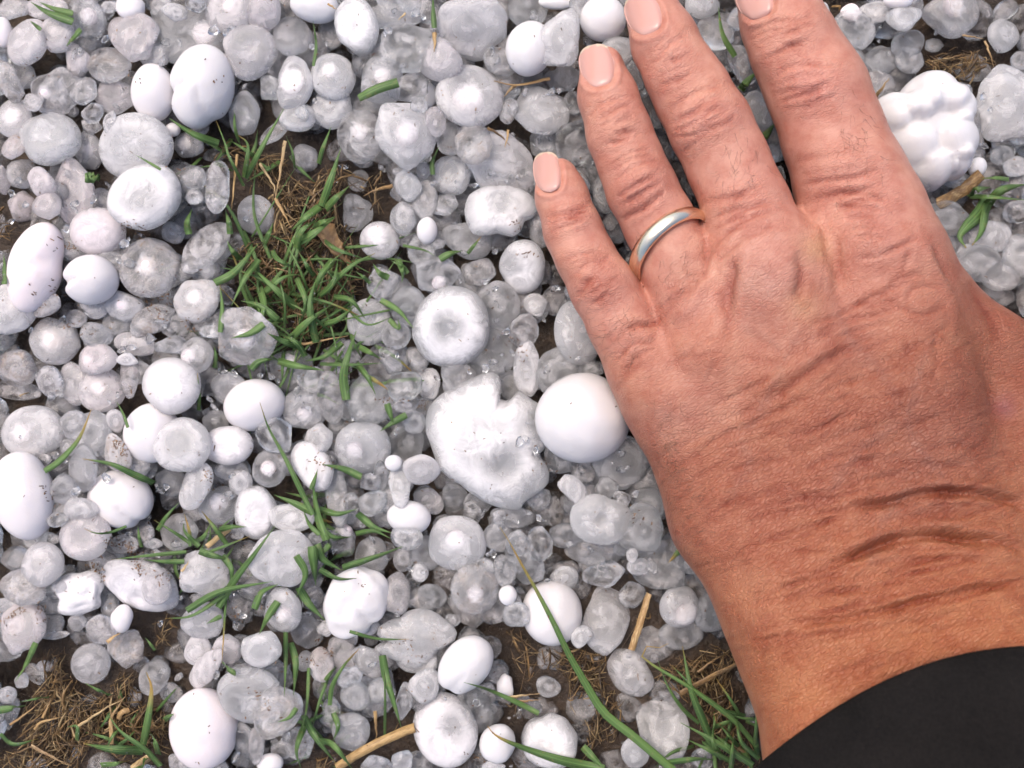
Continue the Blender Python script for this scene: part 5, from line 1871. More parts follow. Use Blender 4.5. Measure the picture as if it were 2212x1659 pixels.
# tuft, points (root first), width, dry share of the tip
BLADES = [
 ("C1", [(530,385),(570,310),(613,235)], 16, 0), ("C1", [(473,310),(417,289),(366,256)], 22, 0), ("C1", [(527,402),(491,330),(488,315),(464,253)], 9, .2), ("C1", [(527,384),(536,315),(515,292)], 14, .2),
 ("C1", [(694,446),(715,387),(736,321)], 22, 0), ("C1", [(703,452),(724,429),(754,402)], 22, 0), ("C1", [(688,354),(697,321),(715,274)], 14, 0), ("C1", [(691,446),(659,470),(630,496)], 24, 0), ("C1", [(677,488),(700,478),(724,467)], 16, 0),
 ("C1", [(632,525),(668,510),(724,469)], 26, 0), ("C1", [(640,665),(590,620),(546,578)], 22, 0), ("C1", [(680,596),(668,582),(645,544)], 14, .1), ("C1", [(683,740),(674,698),(671,647),(690,586)], 22, 0), ("C1", [(709,620),(757,576),(810,547)], 15, .1),
 ("C1", [(626,734),(668,692),(714,660)], 22, 0), ("C1", [(650,748),(610,736),(578,720)], 22, 0), ("C1", [(748,864),(742,811),(754,760),(770,714)], 25, 0), ("C1", [(775,749),(800,762),(824,776)], 16, .1), ("C1", [(770,785),(793,814),(811,852)], 17, 0),
 ("C1", [(691,786),(757,788),(826,784)], 10, 0), ("C1", [(791,812),(815,825),(838,842)], 13, .9), ("C1", [(614,715),(614,647),(592,568)], 8, 0), ("C1", [(476,718),(480,665),(475,615)], 15, .1), ("C1", [(464,611),(506,588),(558,526)], 23, 0),
 ("C1", [(571,527),(580,505),(590,482)], 17, 0), ("C1", [(408,506),(404,480),(414,452)], 20, 0), ("C1", [(497,506),(494,480),(487,455)], 18, 0), ("C1", [(542,798),(560,781),(596,774)], 18, 0), ("C1", [(464,795),(466,770),(463,749)], 16, 0),
 ("C1", [(562,640),(610,600),(650,592)], 18, 0), ("C1", [(600,690),(560,660),(520,650)], 20, 0), ("C1", [(700,700),(730,690),(768,660)], 16, 0), ("C1", [(560,560),(530,600),(500,660)], 18, 0), ("C1", [(640,600),(660,650),(650,700)], 16, 0), ("C1", [(588,540),(600,560),(640,580)], 14, 0),
 ("C1", [(720,560),(690,600),(680,640)], 18, 0), ("C1", [(700,520),(730,540),(790,560)], 12, 0), ("C1", [(600,780),(640,790),(700,800)], 20, 0), ("C1", [(570,700),(540,720),(500,730)], 20, 0), ("C1", [(640,540),(650,500),(690,470)], 20, 0), ("C1", [(720,640),(760,650),(790,690)], 16, 0),
 ("C1", [(690,640),(720,610),(730,560)], 16, 0), ("C1", [(520,560),(500,540),(490,520)], 18, 0), ("C1", [(560,620),(570,660),(560,700)], 20, 0), ("C1", [(660,770),(640,740),(600,720)], 16, 0), ("C1", [(740,740),(700,770),(660,780)], 18, 0),
 ("C2", [(870,530),(915,540),(940,553)], 8, 0), ("C2", [(1010,548),(1024,530),(1038,512)], 11, .3), ("C2", [(950,560),(972,548),(997,542)], 20, 0), ("C2", [(880,590),(870,576),(845,563)], 14, 0), ("C2", [(800,612),(785,598),(768,586)], 11, 0), ("C2", [(822,648),(861,671),(893,709)], 17, 0), ("C2", [(860,560),(870,590),(868,610)], 16, 0), ("C2", [(840,600),(820,590),(806,570)], 18, 0), ("C2", [(840,690),(862,710),(860,690)], 14, 0),
 ("L1", [(775,212),(816,192),(860,178)], 22, 0), ("L2", [(938,60),(936,30),(935,-10)], 15, 0), ("L3", [(677,142),(683,98),(676,44)], 9, 0), ("L4", [(935,377),(934,351),(948,317)], 13, 0),
 ("L5", [(429,887),(430,850),(426,806)], 11, .2), ("L6", [(276,923),(266,895),(252,868)], 9, 0), ("L7", [(9,614),(10,580),(8,550)], 15, 0), ("L8", [(96,1018),(128,996),(170,948),(197,884)], 17, .5), ("L9", [(332,1044),(283,1022),(238,1002),(178,991)], 19, .15), ("L10", [(676,1112),(658,1076),(613,984),(580,924),(561,869)], 15, .15),
 ("L11", [(273,1137),(238,1150),(208,1152),(181,1142)], 8, .2), ("C3", [(402,1192),(320,1200),(240,1209)], 11, .1), ("C3", [(398,1213),(350,1213),(310,1209)], 14, 0), ("C3", [(414,1176),(381,1153),(332,1123)], 10, .1), ("C3", [(340,1146),(360,1115),(386,1086)], 13, 0), ("C3", [(411,1180),(409,1150),(398,1110)], 11, .8), ("C3", [(490,1176),(467,1144),(436,1104)], 14, .4), ("C3", [(440,1197),(490,1178),(540,1158)], 9, .3), ("C3", [(474,1144),(500,1138),(532,1138)], 15, 0), ("C3", [(306,1182),(300,1160),(298,1136)], 11, 0), ("C3", [(430,1190),(460,1200),(500,1210)], 20, 0), ("C3", [(420,1170),(440,1160),(455,1130)], 14, 0), ("C3", [(480,1200),(500,1230),(496,1270)], 18, 0), ("C3", [(430,1180),(400,1150),(396,1130)], 14, 0),
 ("L12", [(471,1313),(506,1254),(551,1195),(594,1136)], 21, 0), ("L13", [(403,1319),(476,1278),(588,1256)], 19, 0),
 ("C4", [(676,1107),(638,1088),(592,1069)], 21, 0), ("C4", [(705,1167),(688,1120),(680,1076),(676,1041)], 23, 0), ("C4", [(690,1155),(668,1132),(655,1101)], 13, 0), ("C4", [(672,1057),(680,1035),(686,1014)], 13, 0), ("C4", [(740,1226),(816,1201),(869,1181)], 19, 0), ("C4", [(780,1030),(742,1013),(696,1003)], 21, 0), ("C4", [(773,1110),(807,1138),(845,1151)], 20, 0), ("C4", [(768,1153),(807,1147),(843,1163)], 14, 0),
 ("C4", [(685,1175),(697,1207),(738,1232)], 22, 0), ("C4", [(674,1180),(678,1220),(682,1264)], 26, 0), ("C4", [(712,1176),(700,1190),(690,1204)], 16, 0), ("C4", [(549,1316),(565,1280),(600,1262)], 20, 0), ("C4", [(646,1270),(668,1305),(702,1340)], 23, 0), ("C4", [(640,1200),(660,1240),(640,1290)], 20, 0), ("C4", [(690,1140),(720,1160),(760,1160)], 16, 0), ("C4", [(600,1300),(580,1330),(560,1370)], 22, 0), ("C4", [(690,1230),(730,1250),(770,1250)], 16, 0), ("C4", [(690,1100),(730,1110),(770,1100)], 18, 0),
 ("L14", [(836,872),(843,895),(850,917)], 18, 0), ("L15", [(878,896),(850,912),(820,932)], 19, 0),
 ("C5", [(617,1366),(617,1433),(614,1503)], 13, 0), ("C5", [(628,1389),(639,1433),(634,1501)], 19, 0), ("C5", [(667,1443),(663,1522),(652,1584)], 10, 0), ("C5", [(704,1476),(688,1522),(670,1590)], 9, 0), ("C5", [(712,1524),(718,1481),(742,1439),(777,1400)], 13, .3), ("C5", [(657,1547),(680,1591),(726,1650)], 20, .1), ("C5", [(660,1560),(640,1620),(650,1660)], 18, 0), ("C5", [(690,1600),(720,1610),(760,1660)], 18, 0), ("C5", [(640,1530),(625,1550),(600,1560)], 14, 0), ("C5", [(720,1540),(730,1570),(720,1600)], 16, 0),
 ("L16", [(826,1416),(834,1463),(849,1513),(869,1579)], 22, 0), ("L17", [(831,1590),(832,1510),(829,1431)], 8, 0), ("L18", [(755,1364),(816,1380),(884,1381)], 10, .2),
 ("L19", [(1164,1541),(1114,1516),(1055,1490),(1002,1474)], 15, 0), ("L20", [(1306,1662),(1207,1641),(1114,1609),(1070,1588),(1053,1568)], 28, .25),
 ("L21", [(1455,1664),(1365,1588),(1305,1540),(1264,1475),(1228,1412),(1195,1344),(1157,1272),(1130,1225),(1097,1165),(1080,1139)], 24, .3),
 ("C6", [(1534,1593),(1496,1501),(1484,1448),(1474,1395)], 21, .1), ("C6", [(1510,1563),(1472,1528),(1442,1481),(1422,1428)], 11, 0), ("C6", [(1635,1614),(1591,1561),(1543,1522),(1484,1481),(1424,1445),(1389,1421),(1386,1403),(1406,1395),(1440,1402),(1444,1390)], 14, .35), ("C6", [(1502,1492),(1475,1462),(1450,1436)], 9, .2),
 ("C6", [(1627,1653),(1561,1612),(1526,1591),(1469,1561)], 19, 0), ("C6", [(1580,1645),(1530,1620),(1484,1597)], 15, 0), ("C6", [(1603,1641),(1570,1610),(1538,1582)], 17, .1), ("C6", [(1579,1660),(1583,1620),(1585,1582)], 15, .2), ("C6", [(1630,1612),(1634,1560),(1633,1513)], 11, 0), ("C6", [(1440,1648),(1500,1640),(1543,1641)], 18, 0), ("C6", [(1640,1640),(1600,1600),(1590,1540)], 14, 0), ("C6", [(1560,1640),(1540,1600),(1545,1560)], 16, 0),
 ("L22", [(1476,1181),(1460,1198),(1444,1216)], 17, .6), ("L23", [(1259,1613),(1280,1635),(1310,1665)], 21, 0),
 ("L24", [(77,1389),(54,1439),(33,1471)], 17, 0), ("C7", [(309,1608),(321,1546),(327,1487),(316,1452)], 21, .55), ("C7", [(347,1655),(312,1618),(262,1582),(231,1541)], 17, 0), ("C7", [(311,1622),(238,1618),(180,1606)], 28, .1), ("L25", [(-10,1535),(25,1530),(56,1524)], 21, 0), ("C7", [(106,1506),(75,1510),(43,1517)], 8, 0), ("C7", [(166,1600),(166,1570),(146,1570)], 12, 0), ("C7", [(238,1502),(210,1490),(184,1476)], 11, 0), ("C7", [(354,1556),(365,1548),(376,1542)], 15, 0), ("C7", [(342,1630),(335,1605),(323,1580)], 19, 0), ("C7", [(217,1653),(250,1650),(281,1643)], 15, .4), ("C7", [(315,1637),(300,1660),(260,1665)], 14, 0), ("L26", [(0,1586),(30,1608),(82,1596)], 13, .2), ("L27", [(335,1405),(325,1392),(314,1378)], 10, 0),
 ("L28", [(490,1281),(417,1329),(356,1336)], 12, .1), ("L29", [(508,1455),(492,1444),(479,1428)], 15, 0), ("L30", [(478,1331),(460,1340),(445,1348)], 13, 0), ("L31", [(488,1288),(483,1373),(479,1433)], 7, .7),
 ("C8", [(2131,443),(2164,411),(2215,398)], 30, 0), ("C8", [(2133,430),(2119,458),(2089,488),(2073,512),(2087,535)], 40, .05), ("C8", [(2095,424),(2150,426),(2216,432)], 14, 0), ("C8", [(2180,388),(2150,384),(2121,385)], 13, 0), ("C8", [(2093,424),(2110,410),(2140,404)], 22, 0), ("C8", [(2131,445),(2120,500),(2100,530)], 24, .1),
 ("L32", [(1588,122),(1561,74),(1552,16)], 17, 0), ("L33", [(1600,194),(1615,175),(1636,153)], 22, 0), ("L34", [(1647,300),(1660,285),(1675,266)], 22, 0),
 ("L35", [(157,47),(104,27),(66,4)], 23, 0), ("L36", [(157,29),(120,20),(84,4)], 17, 0), ("L37", [(88,64),(76,54),(64,44)], 11, 0), ("L38", [(174,64),(160,80),(143,100)], 15, 0), ("L39", [(347,366),(320,350),(291,334)], 8, 0), ("L40", [(183,384),(193,384),(207,382)], 26, 0),
]
TUFTS = {
 "C1": "large dense green grass tuft growing in the bare gap of the hail",
 "C2": "small sparse grass tuft beside the small white capsule-shaped hailstone",
 "C3": "thin grass tuft with dry tips below the white chunk hailstone",
 "C4": "drop-covered grass tuft around the milky slab hailstone and lumpy white hailstone",
 "C5": "tuft of narrow wet grass blades hanging over the large grey hailstone",
 "C6": "grass tuft sprouting beside the black sleeve at the bottom edge",
 "C7": "bent grass tuft among straw in the bottom left corner",
 "C8": "broad folded grass leaves below the knobbly white hailstone",
}
LONE = {
 "L1": "short cut grass blade lying on a cloudy hailstone above the domed core hailstone", "L2": "straight dark grass blade cut by the top edge of the photo", "L3": "thin upright grass blade left of the white crescent hailstone", "L4": "short curved grass blade below the domed core hailstone",
 "L5": "pointed grass blade hanging beside the bright milky disc", "L6": "thin green blade below the grey ball hailstone", "L7": "grass blade at the left edge beside the white potato-shaped hailstone", "L8": "yellow-tipped grass blade standing beside the grey cored hailstone", "L9": "broad curved green blade leaning over the white chunk hailstone", "L10": "long slender blade pointing up onto the second white egg hailstone",
 "L11": "thin curled blade across the cream bowl-shaped hailstone", "L12": "long grass blade with water drops crossing the milky slab hailstone", "L13": "green blade running level below the milky slab hailstone", "L14": "short green blade below the dark dome hailstone", "L15": "slanting green blade above the ribbed core disc",
 "L16": "broad wet blade with drops hanging below the ruffled hailstone", "L17": "very narrow blade beside the broad wet blade below the ruffled hailstone", "L18": "thin blade lying flat across the ruffled brown-stained hailstone", "L19": "dark green blade passing below the white wedge hailstone", "L20": "broad brown-tipped blade along the bottom edge over the horned white hailstone",
 "L21": "longest grass blade with brown tip crossing the white ball at bottom", "L22": "yellow-tipped blade poking out from under the wrist", "L23": "dark blade at the bottom edge beside the clear glassy ball", "L24": "short blade below the cream dome hailstone on the straw", "L25": "bluish green blade lying at the left edge on the straw", "L26": "pale curled sprig lying on soil in the bottom left corner", "L27": "tiny green blade right of the brown muddy clear hailstone",
 "L28": "thin blade lying below the long grass blade with water drops", "L29": "small curled blade left of the coin-shaped milky hailstone", "L30": "short blade on top of a milky hailstone below the drop-covered blade", "L31": "dry thin stalk hanging over the pointed milky hailstone", "L32": "dark blade between the middle and index fingers near their tips", "L33": "dark leaf between middle and index fingers beside the brown clear shard", "L34": "dark blade deep between the middle and index fingers",
 "L35": "lower of two dark blades in the top left corner", "L36": "upper of two dark blades in the top left corner", "L37": "tiny blade tip on the hail in the top left corner", "L38": "short blade below the clear hailstone with white core at top left", "L39": "thin blade lying on the large milky lens hailstone", "L40": "small square cut piece of green leaf on pinkish fused hailstones",
}
BLADE_PATHS = []
def build_grass():
    r = np.random.default_rng(31)
    roots = {}
    # loose filler blades deep inside the tufts
    extra = []
    def fill(t, cx, cy, sx, sy, n, wmin, wmax, lmin, lmax):
        for _ in range(n):
            x, y = r.normal(cx, sx), r.normal(cy, sy)
            a = r.uniform(0, 6.283); L = r.uniform(lmin, lmax); b = a + r.normal() * 0.28
            m = (x + math.cos(a) * L * 0.5, y + math.sin(a) * L * 0.5)
            extra.append((t, [(x, y), m, (m[0] + math.cos(b) * L * 0.5, m[1] + math.sin(b) * L * 0.5)], r.uniform(wmin, wmax), 0.5 if r.uniform() < 0.08 else 0.0))
    fill("C1", 620, 640, 75, 85, 75, 5, 12, 110, 230)
    fill("C1", 720, 730, 60, 50, 12, 7, 14, 60, 120)
    fill("C1", 540, 330, 50, 40, 12, 8, 16, 50, 90)
    fill("C4", 690, 1180, 40, 60, 14, 8, 18, 50, 100)
    fill("C3", 440, 1190, 40, 30, 14, 7, 14, 40, 90)
    fill("C5", 690, 1580, 40, 50, 12, 8, 16, 50, 100)
    fill("C6", 1570, 1610, 40, 40, 16, 8, 16, 60, 110)
    fill("C7", 270, 1600, 60, 40, 10, 7, 14, 40, 90)
    for k, (t, pts, w, dry) in enumerate(BLADES + extra):
        manual = k < len(BLADES)
        lone = t[0] == "L"
        zmin = 0.006 if manual else r.uniform(0.001, 0.005)
        arch = (0.008 if manual else r.uniform(0.001, 0.007)) if not lone else 0.003
        path = lay_path(pts, 22 if lone else 15, zmin, arch, 0.0022 if lone else 0.0012, over=manual)
        s = PX(float(path[:, 2].mean()))
        V, F, al, ac = ribbon(path, w * s * (0.9 if manual else 0.85), twist=r.normal() * 0.3, fold=r.uniform(0.05, 0.3), flat_tip=t in ("L1", "L40"))
        o = path[0]
        if lone:
            ob = mesh_obj("grass_strand" if t != "L40" else "leaf_piece", V - o, F, M["grass"])
            ob.location = o
            tag(ob, LONE[t], "grass blade" if t != "L40" else "leaf piece", "single grass blades among the hail")
        else:
            if t not in roots:
                e = bpy.data.objects.new("grass_tuft", None)
                e.empty_display_size = 0.01
                e.location = (o[0], o[1], 0.0)
                col.objects.link(e)
                tag(e, TUFTS[t], "grass tuft", "grass tufts in the hail")
                roots[t] = (e, np.array([o[0], o[1], 0.0]))
            e, org = roots[t]
            ob = mesh_obj("blade", V - o, F, M["grass"], e)
            ob.location = o - org
        float_attr(ob, "along", al); float_attr(ob, "across", ac)
        float_attr(ob, "dry", np.clip((al - (1 - dry)) / max(dry * 0.6, 0.05), 0, 1) if dry > 0 else np.zeros(len(al)))
        if manual: BLADE_PATHS.append((path, w * s))
build_grass()

# straw: points, width, label
STRAWS = [
 ([(616,304),(606,365),(595,428)], 10, "upright golden straw stem in the grass gap, right prong of a fork"), ([(561,353),(592,402),(595,428)], 9, "slanting golden straw stem joining the upright straw stem in the grass gap"), ([(595,428),(612,460),(630,492)], 11, "jointed brown straw running down into the large grass tuft"), ([(512,333),(505,400),(499,471)], 8, "reddish brown straw standing beside the small ball left of the tuft"),
 ([(1188,170),(1114,184),(1067,174)], 9, "forked tan straw left of the ring finger tip"), ([(1114,184),(1100,195),(1088,210)], 10, "short tan straw crossing under the forked straw by the ring finger"), ([(938,70),(939,90),(937,112)], 13, "flat golden straw chip on the bumpy hailstone at the top"), ([(876,28),(868,36),(860,43)], 5, "tiny straw sliver beside the angular clear hailstone"), ([(708,8),(718,14),(726,21)], 6, "tiny pale straw above the white crescent hailstone"),
 ([(848,401),(815,410),(785,424)], 11, "half green straw lying below the domed core hailstone"), ([(1053,276),(1080,292),(1102,314)], 8, "brown straw in the gap below the flat cloudy slab by the ring finger"), ([(1098,280),(1095,300),(1090,318)], 7, "short brown straw crossing another below the flat cloudy slab"),
 ([(612,730),(650,743),(715,732),(753,725)], 9, "thin dark twig lying across the large grass tuft"), ([(446,1181),(470,1162),(496,1143)], 15, "pale straw flake in the thin grass tuft"),
 ([(728,1658),(802,1612),(896,1572)], 26, "thick brown and tan plant stalk slanting at the bottom edge"), ([(810,1536),(812,1570),(813,1602)], 10, "short brown stalk standing against the thick plant stalk"), ([(1100,1507),(1130,1503),(1167,1499)], 10, "upper of two pale straws left of the long blade at the bottom"), ([(1112,1517),(1140,1514),(1168,1512)], 8, "lower of two pale straws left of the long blade at the bottom"),
 ([(1364,1404),(1383,1344),(1402,1282)], 20, "wide pale straw left of the cored hailstone near the wrist"), ([(1470,1498),(1540,1460),(1605,1428)], 15, "brown straw stem pointing under the wrist"), ([(1496,1452),(1504,1440),(1512,1429)], 10, "short tan straw stub beside the brown stem near the wrist"), ([(1507,1452),(1530,1436),(1557,1417)], 8, "pale straw above the brown stem near the wrist"),
 ([(2028,440),(2075,414),(2121,376)], 34, "curled dry tan leaf below the knobbly white hailstone"), ([(22,1566),(55,1542),(91,1514)], 7, "thin straw slanting in the bottom left corner below the short blade"), ([(74,1576),(90,1560),(137,1549)], 9, "bent tan straw in the bottom left corner"), ([(92,1552),(100,1532),(111,1512)], 8, "upright short straw in the bottom left corner"),
 ([(231,1388),(243,1378),(259,1367)], 11, "pale straw chip below the muddy clear shard at lower left"), ([(241,1608),(241,1552),(270,1506)], 13, "curved tan dead blade in the bent grass tuft"), ([(166,1571),(215,1540),(270,1506)], 9, "long brown stem meeting the curved dead blade at lower left"), ([(66,1611),(110,1634),(154,1655)], 10, "tan stalk along the bottom left corner soil"), ([(287,1662),(305,1648),(326,1632)], 24, "wide pale dead blade at the bottom edge in the bent grass tuft"), ([(256,1553),(262,1540),(279,1533)], 15, "curled pale dead leaf in the bent grass tuft"),
 ([(2080,76),(2105,80),(2126,84)], 5, "thin straw on the soil at upper right"), ([(2127,88),(2138,115),(2146,144)], 6, "thin bent straw beside the small cored hailstone at upper right"), ([(1884,214),(1905,192),(1921,168)], 12, "tan chip of dead leaf above the knobbly white hailstone"), ([(392,1235),(400,1225),(408,1211)], 8, "orange straw stub below the thin grass tuft"),
]
def build_straw():
    r = np.random.default_rng(41)
    for (pts, w, lab) in STRAWS:
        path = lay_path(pts, 10, 0.006, 0.002, 0.0010)
        s = PX(float(path[:, 2].mean()))
        path[1:-1] += r.normal(size=(len(path) - 2, 3)) * 0.00009
        V, F, al, ac = ribbon(path, w * s * 0.75, twist=r.normal() * 0.5, fold=r.choice([-0.3, 0.35]), flat_tip=w > 14, rootw=1.0, thick=0.0002)
        o = path[0].copy()
        leaf = w > 30
        ob = mesh_obj("dry_leaf" if leaf else "straw", V - o, F, M["straw"])
        ob.location = o
        float_attr(ob, "pick", np.zeros(len(V))); float_attr(ob, "along", al * len(pts)); float_attr(ob, "across", ac)
        tag(ob, lab, "dry leaf" if leaf else "straw", None if leaf else "straws on the ground")
    # dead brown leaf in the gap
    path = lay_path([(696, 486), (722, 530), (757, 572)], 10, 0.006, 0.003)
    V, F, al, ac = ribbon(path, 44 * PX(0.008), twist=0.7, fold=0.5, flat_tip=False, tipw=0.3)
    V += r.normal(size=V.shape) * 0.0003
    ob = mesh_obj("dead_leaf", V - path[0], F, M["straw"]); ob.location = path[0]
    float_attr(ob, "pick", np.full(len(V), 0.1))
    tag(ob, "crumpled tan dead leaf right of the large grass tuft", "dead leaf")
    # thatch: thin dead strands matted over the soil, nobody could count them
    VV, FF, pk, nv = [], [], [], 0
    n = 0
    tries = 0
    while n < 5600 and tries < 70000:
        tries += 1
        x, y = r.uniform(-120, 2332), r.uniform(-100, 1760)
        if not bare(x, y) and r.uniform() < 0.55: continue
        a = r.uniform(0, 6.283) if r.uniform() < 0.6 else r.normal(1.2, 0.5)
        L = r.uniform(14, 95); w = r.uniform(1.0, 3.2) * (2.2 if r.uniform() < 0.14 else 1.0)
        p = P(x, y, 0.003)
        z0 = r.uniform(0.0008, 0.005)
        s = PX(0.003)
        d = np.array([math.cos(a), math.sin(a)]); bend = r.normal() * 0.14
        pts = []
        for k in range(4):
            q = k / 3
            aa = a + bend * q
            pts.append(np.array([p[0] + math.cos(aa) * L * s * q, p[1] + math.sin(aa) * L * s * q, z0 + 0.0018 * math.sin(q * 3.1) + r.normal() * 0.0004]))
        if max(hm_at(q_[0], q_[1]) for q_ in pts) > 0.0035: continue
        n += 1
        v, f = tube(pts, [w * s * 0.5 * k for k in (0.8, 1, 1, 0.5)], 3)
        VV += v; FF += [tuple(i + nv for i in q) for q in f]; nv += len(v)
        pk += [r.uniform()] * len(v)
    o = mesh_obj("thatch", np.array(VV), FF, M["straw_dark"])
    float_attr(o, "pick", pk)
    tag(o, "mat of thin dead brown grass strands over the soil", "thatch", kind="stuff")
build_straw()

def build_crumbs_and_drops():
    r = np.random.default_rng(51)
    dg = bpy.context.evaluated_depsgraph_get()
    spots = []
    lines = [((98,516),(158,540),45),((120,598),(132,652),40),((262,487),(318,512),50),((246,942),(266,986),45),((100,1048),(113,1112),40),((225,1168),(268,1172),40),((278,1176),(306,1246),80),((198,1215),(228,1255),40),((688,1383),(722,1412),25),((768,1240),(806,1290),25),((330,1120),(345,1140),15),((0,1340),(60,1310),30),((85,1300),(100,1350),25),((335,1240),(385,1260),25),((560,1310),(590,1330),18),((460,150),(500,230),20),((100,120),(110,140),14),((283,150),(300,180),18),((345,635),(370,650),22),((310,640),(360,690),35),((405,690),(425,720),20),((1110,480),(1125,500),14),((1130,540),(1160,560),12),((1100,730),(1130,780),22),((905,870),(935,880),14),((670,990),(720,1010),22),((505,1320),(520,1360),15),((540,1490),(600,1540),20),((880,1390),(910,1440),10),((820,860),(900,870),14),((1010,1630),(1040,1650),14),((640,1420),(680,1440),14),((440,1010),(470,1060),18),((60,620),(100,660),25),((120,690),(200,720),20),((1350,1100),(1400,1130),10),((1180,990),(1200,1040),14)]
    for a, b, n in lines:
        a, b = np.array(a), np.array(b)
        for _ in range(n):
            q = a + (b - a) * r.uniform() + r.normal(size=2) * 7
            spots.append((q[0], q[1], 1.0))
    for _ in range(1500):
        x, y = r.uniform(0, 2212), r.uniform(0, 1659)
        if x > 1100 and r.uniform() < 0.35: continue
        spots.append((x, y, r.uniform(0.5, 1.1)))
    box = np.array([(-1,-1,-1),(1,-1,-1),(1,1,-1),(-1,1,-1),(-1,-1,1),(1,-1,1),(1,1,1),(-1,1,1)], float)
    BF = [(0,3,2,1),(4,5,6,7),(0,1,5,4),(1,2,6,5),(2,3,7,6),(3,0,4,7)]
    VV, FF, pk, nv = [], [], [], 0
    for (x, y, k) in spots:
        t = (Vector(P(x, y, 0.0)) - CAMV).normalized()
        ok, loc, nor, idx, ob, mat = scene.ray_cast(dg, CAMV, t)
        if not ok or ob.name.split(".")[0] in ("person", "nail", "hair", "finger_ring", "sleeve", "ground", "blade"): continue
        if ob.data.materials and ob.data.materials[0].name.startswith(('white', 'window')) and r.uniform() < 0.72: continue
        nor = np.array(nor)
        if nor[2] < 0: nor = -nor
        a = r.uniform(0, 6.283)
        u = np.cross(nor, [math.cos(a), math.sin(a), 0.2]); u /= np.linalg.norm(u) + 1e-9
        w = np.cross(nor, u)
        L = k * r.uniform(2.0, 6.5) * 1.2e-4 * (2.2 if r.uniform() < 0.06 else 1); W = k * r.uniform(1.2, 2.4) * 1.2e-4; T = W * 0.5
        b = box.copy(); b[:, :2] += r.normal(size=(8, 2)) * 0.25
        v = np.array(loc) + nor * T * 0.5 + b[:, :1] * u * L * 0.5 + b[:, 1:2] * w * W * 0.5 + b[:, 2:] * nor * T * 0.5
        VV += v.tolist(); FF += [tuple(i + nv for i in f) for f in BF]; nv += 8
        pk += [r.uniform()] * 8
    o = mesh_obj("plant_crumbs", VV, FF, M["crumb"], smooth=False)
    float_attr(o, "pick", pk)
    tag(o, "scattered tiny brown plant crumbs stuck to the hailstones", "crumbs", kind="stuff")
    VV, FF, nv = [], [], 0
    sv, sf = ico(2)
    for (path, w) in BLADE_PATHS:
        for _ in range(r.integers(0, 7)):
            i = r.integers(2, len(path) - 1)
            p = path[i] + (path[i - 1] - path[i]) * r.uniform()
            rad = r.uniform(0.00007, 0.00021)
            t = path[i] - path[i - 1]; t /= np.linalg.norm(t) + 1e-9
            s = np.cross(t, [0, 0, 1])
            c = p + s * r.uniform(-0.35, 0.35) * w + np.array([0, 0, rad * 0.5])
            VV.append(c + sv * np.array([1, 1, 0.8]) * rad); FF.append(sf + nv); nv += len(sv)
    o = mesh_obj("water_drops", np.concatenate(VV), np.concatenate(FF).astype(np.int32), M["chip"])
    o.color = (0, 0, 0, 1)
    tag(o, "tiny clear water drops beading on the grass blades", "water drops", kind="stuff")
build_crumbs_and_drops()

# ------------------------------------------------------------------ drop what nothing can be seen of, then name every stone
def cull_hidden():
    """How many cells of a 4-unit picture raster each stone shows (the hand and higher stones cover lower ones)."""
    nx, ny = 553, 415
    zb = np.full((nx, ny), -1.0); who = np.full((nx, ny), -1)
    xs = np.arange(nx) * 4.0; ys = np.arange(ny) * 4.0
    for i, e in enumerate(STONES):
        m = max(e["rx"], e["ry"])
        i0, i1 = np.searchsorted(xs, [e["x"] - m, e["x"] + m]); j0, j1 = np.searchsorted(ys, [e["y"] - m, e["y"] + m])
        if i1 <= i0 or j1 <= j0: continue
        X, Y = np.meshgrid(xs[i0:i1] - e["x"], e["y"] - ys[j0:j1], indexing='ij')
        c, s = math.cos(e["rot"]), math.sin(e["rot"])
        q = 1 - ((X * c + Y * s) / e["rx"]) ** 2 - ((-X * s + Y * c) / e["ry"]) ** 2
        z = np.where(q > 0, e["pos"][2] + e["rz"] * np.sqrt(np.clip(q, 0, 1)), -1.0)
        sub = zb[i0:i1, j0:j1]
        up = z > sub
        sub[up] = z[up]; who[i0:i1, j0:j1][up] = i
    for i in range(0, nx, 1):
        if xs[i] < 1140: continue
        for j in range(ny):
            if who[i, j] >= 0 and hit_hand(xs[i], ys[j])[0] is not None: who[i, j] = -1
    return np.bincount(who[who >= 0], minlength=len(STONES))

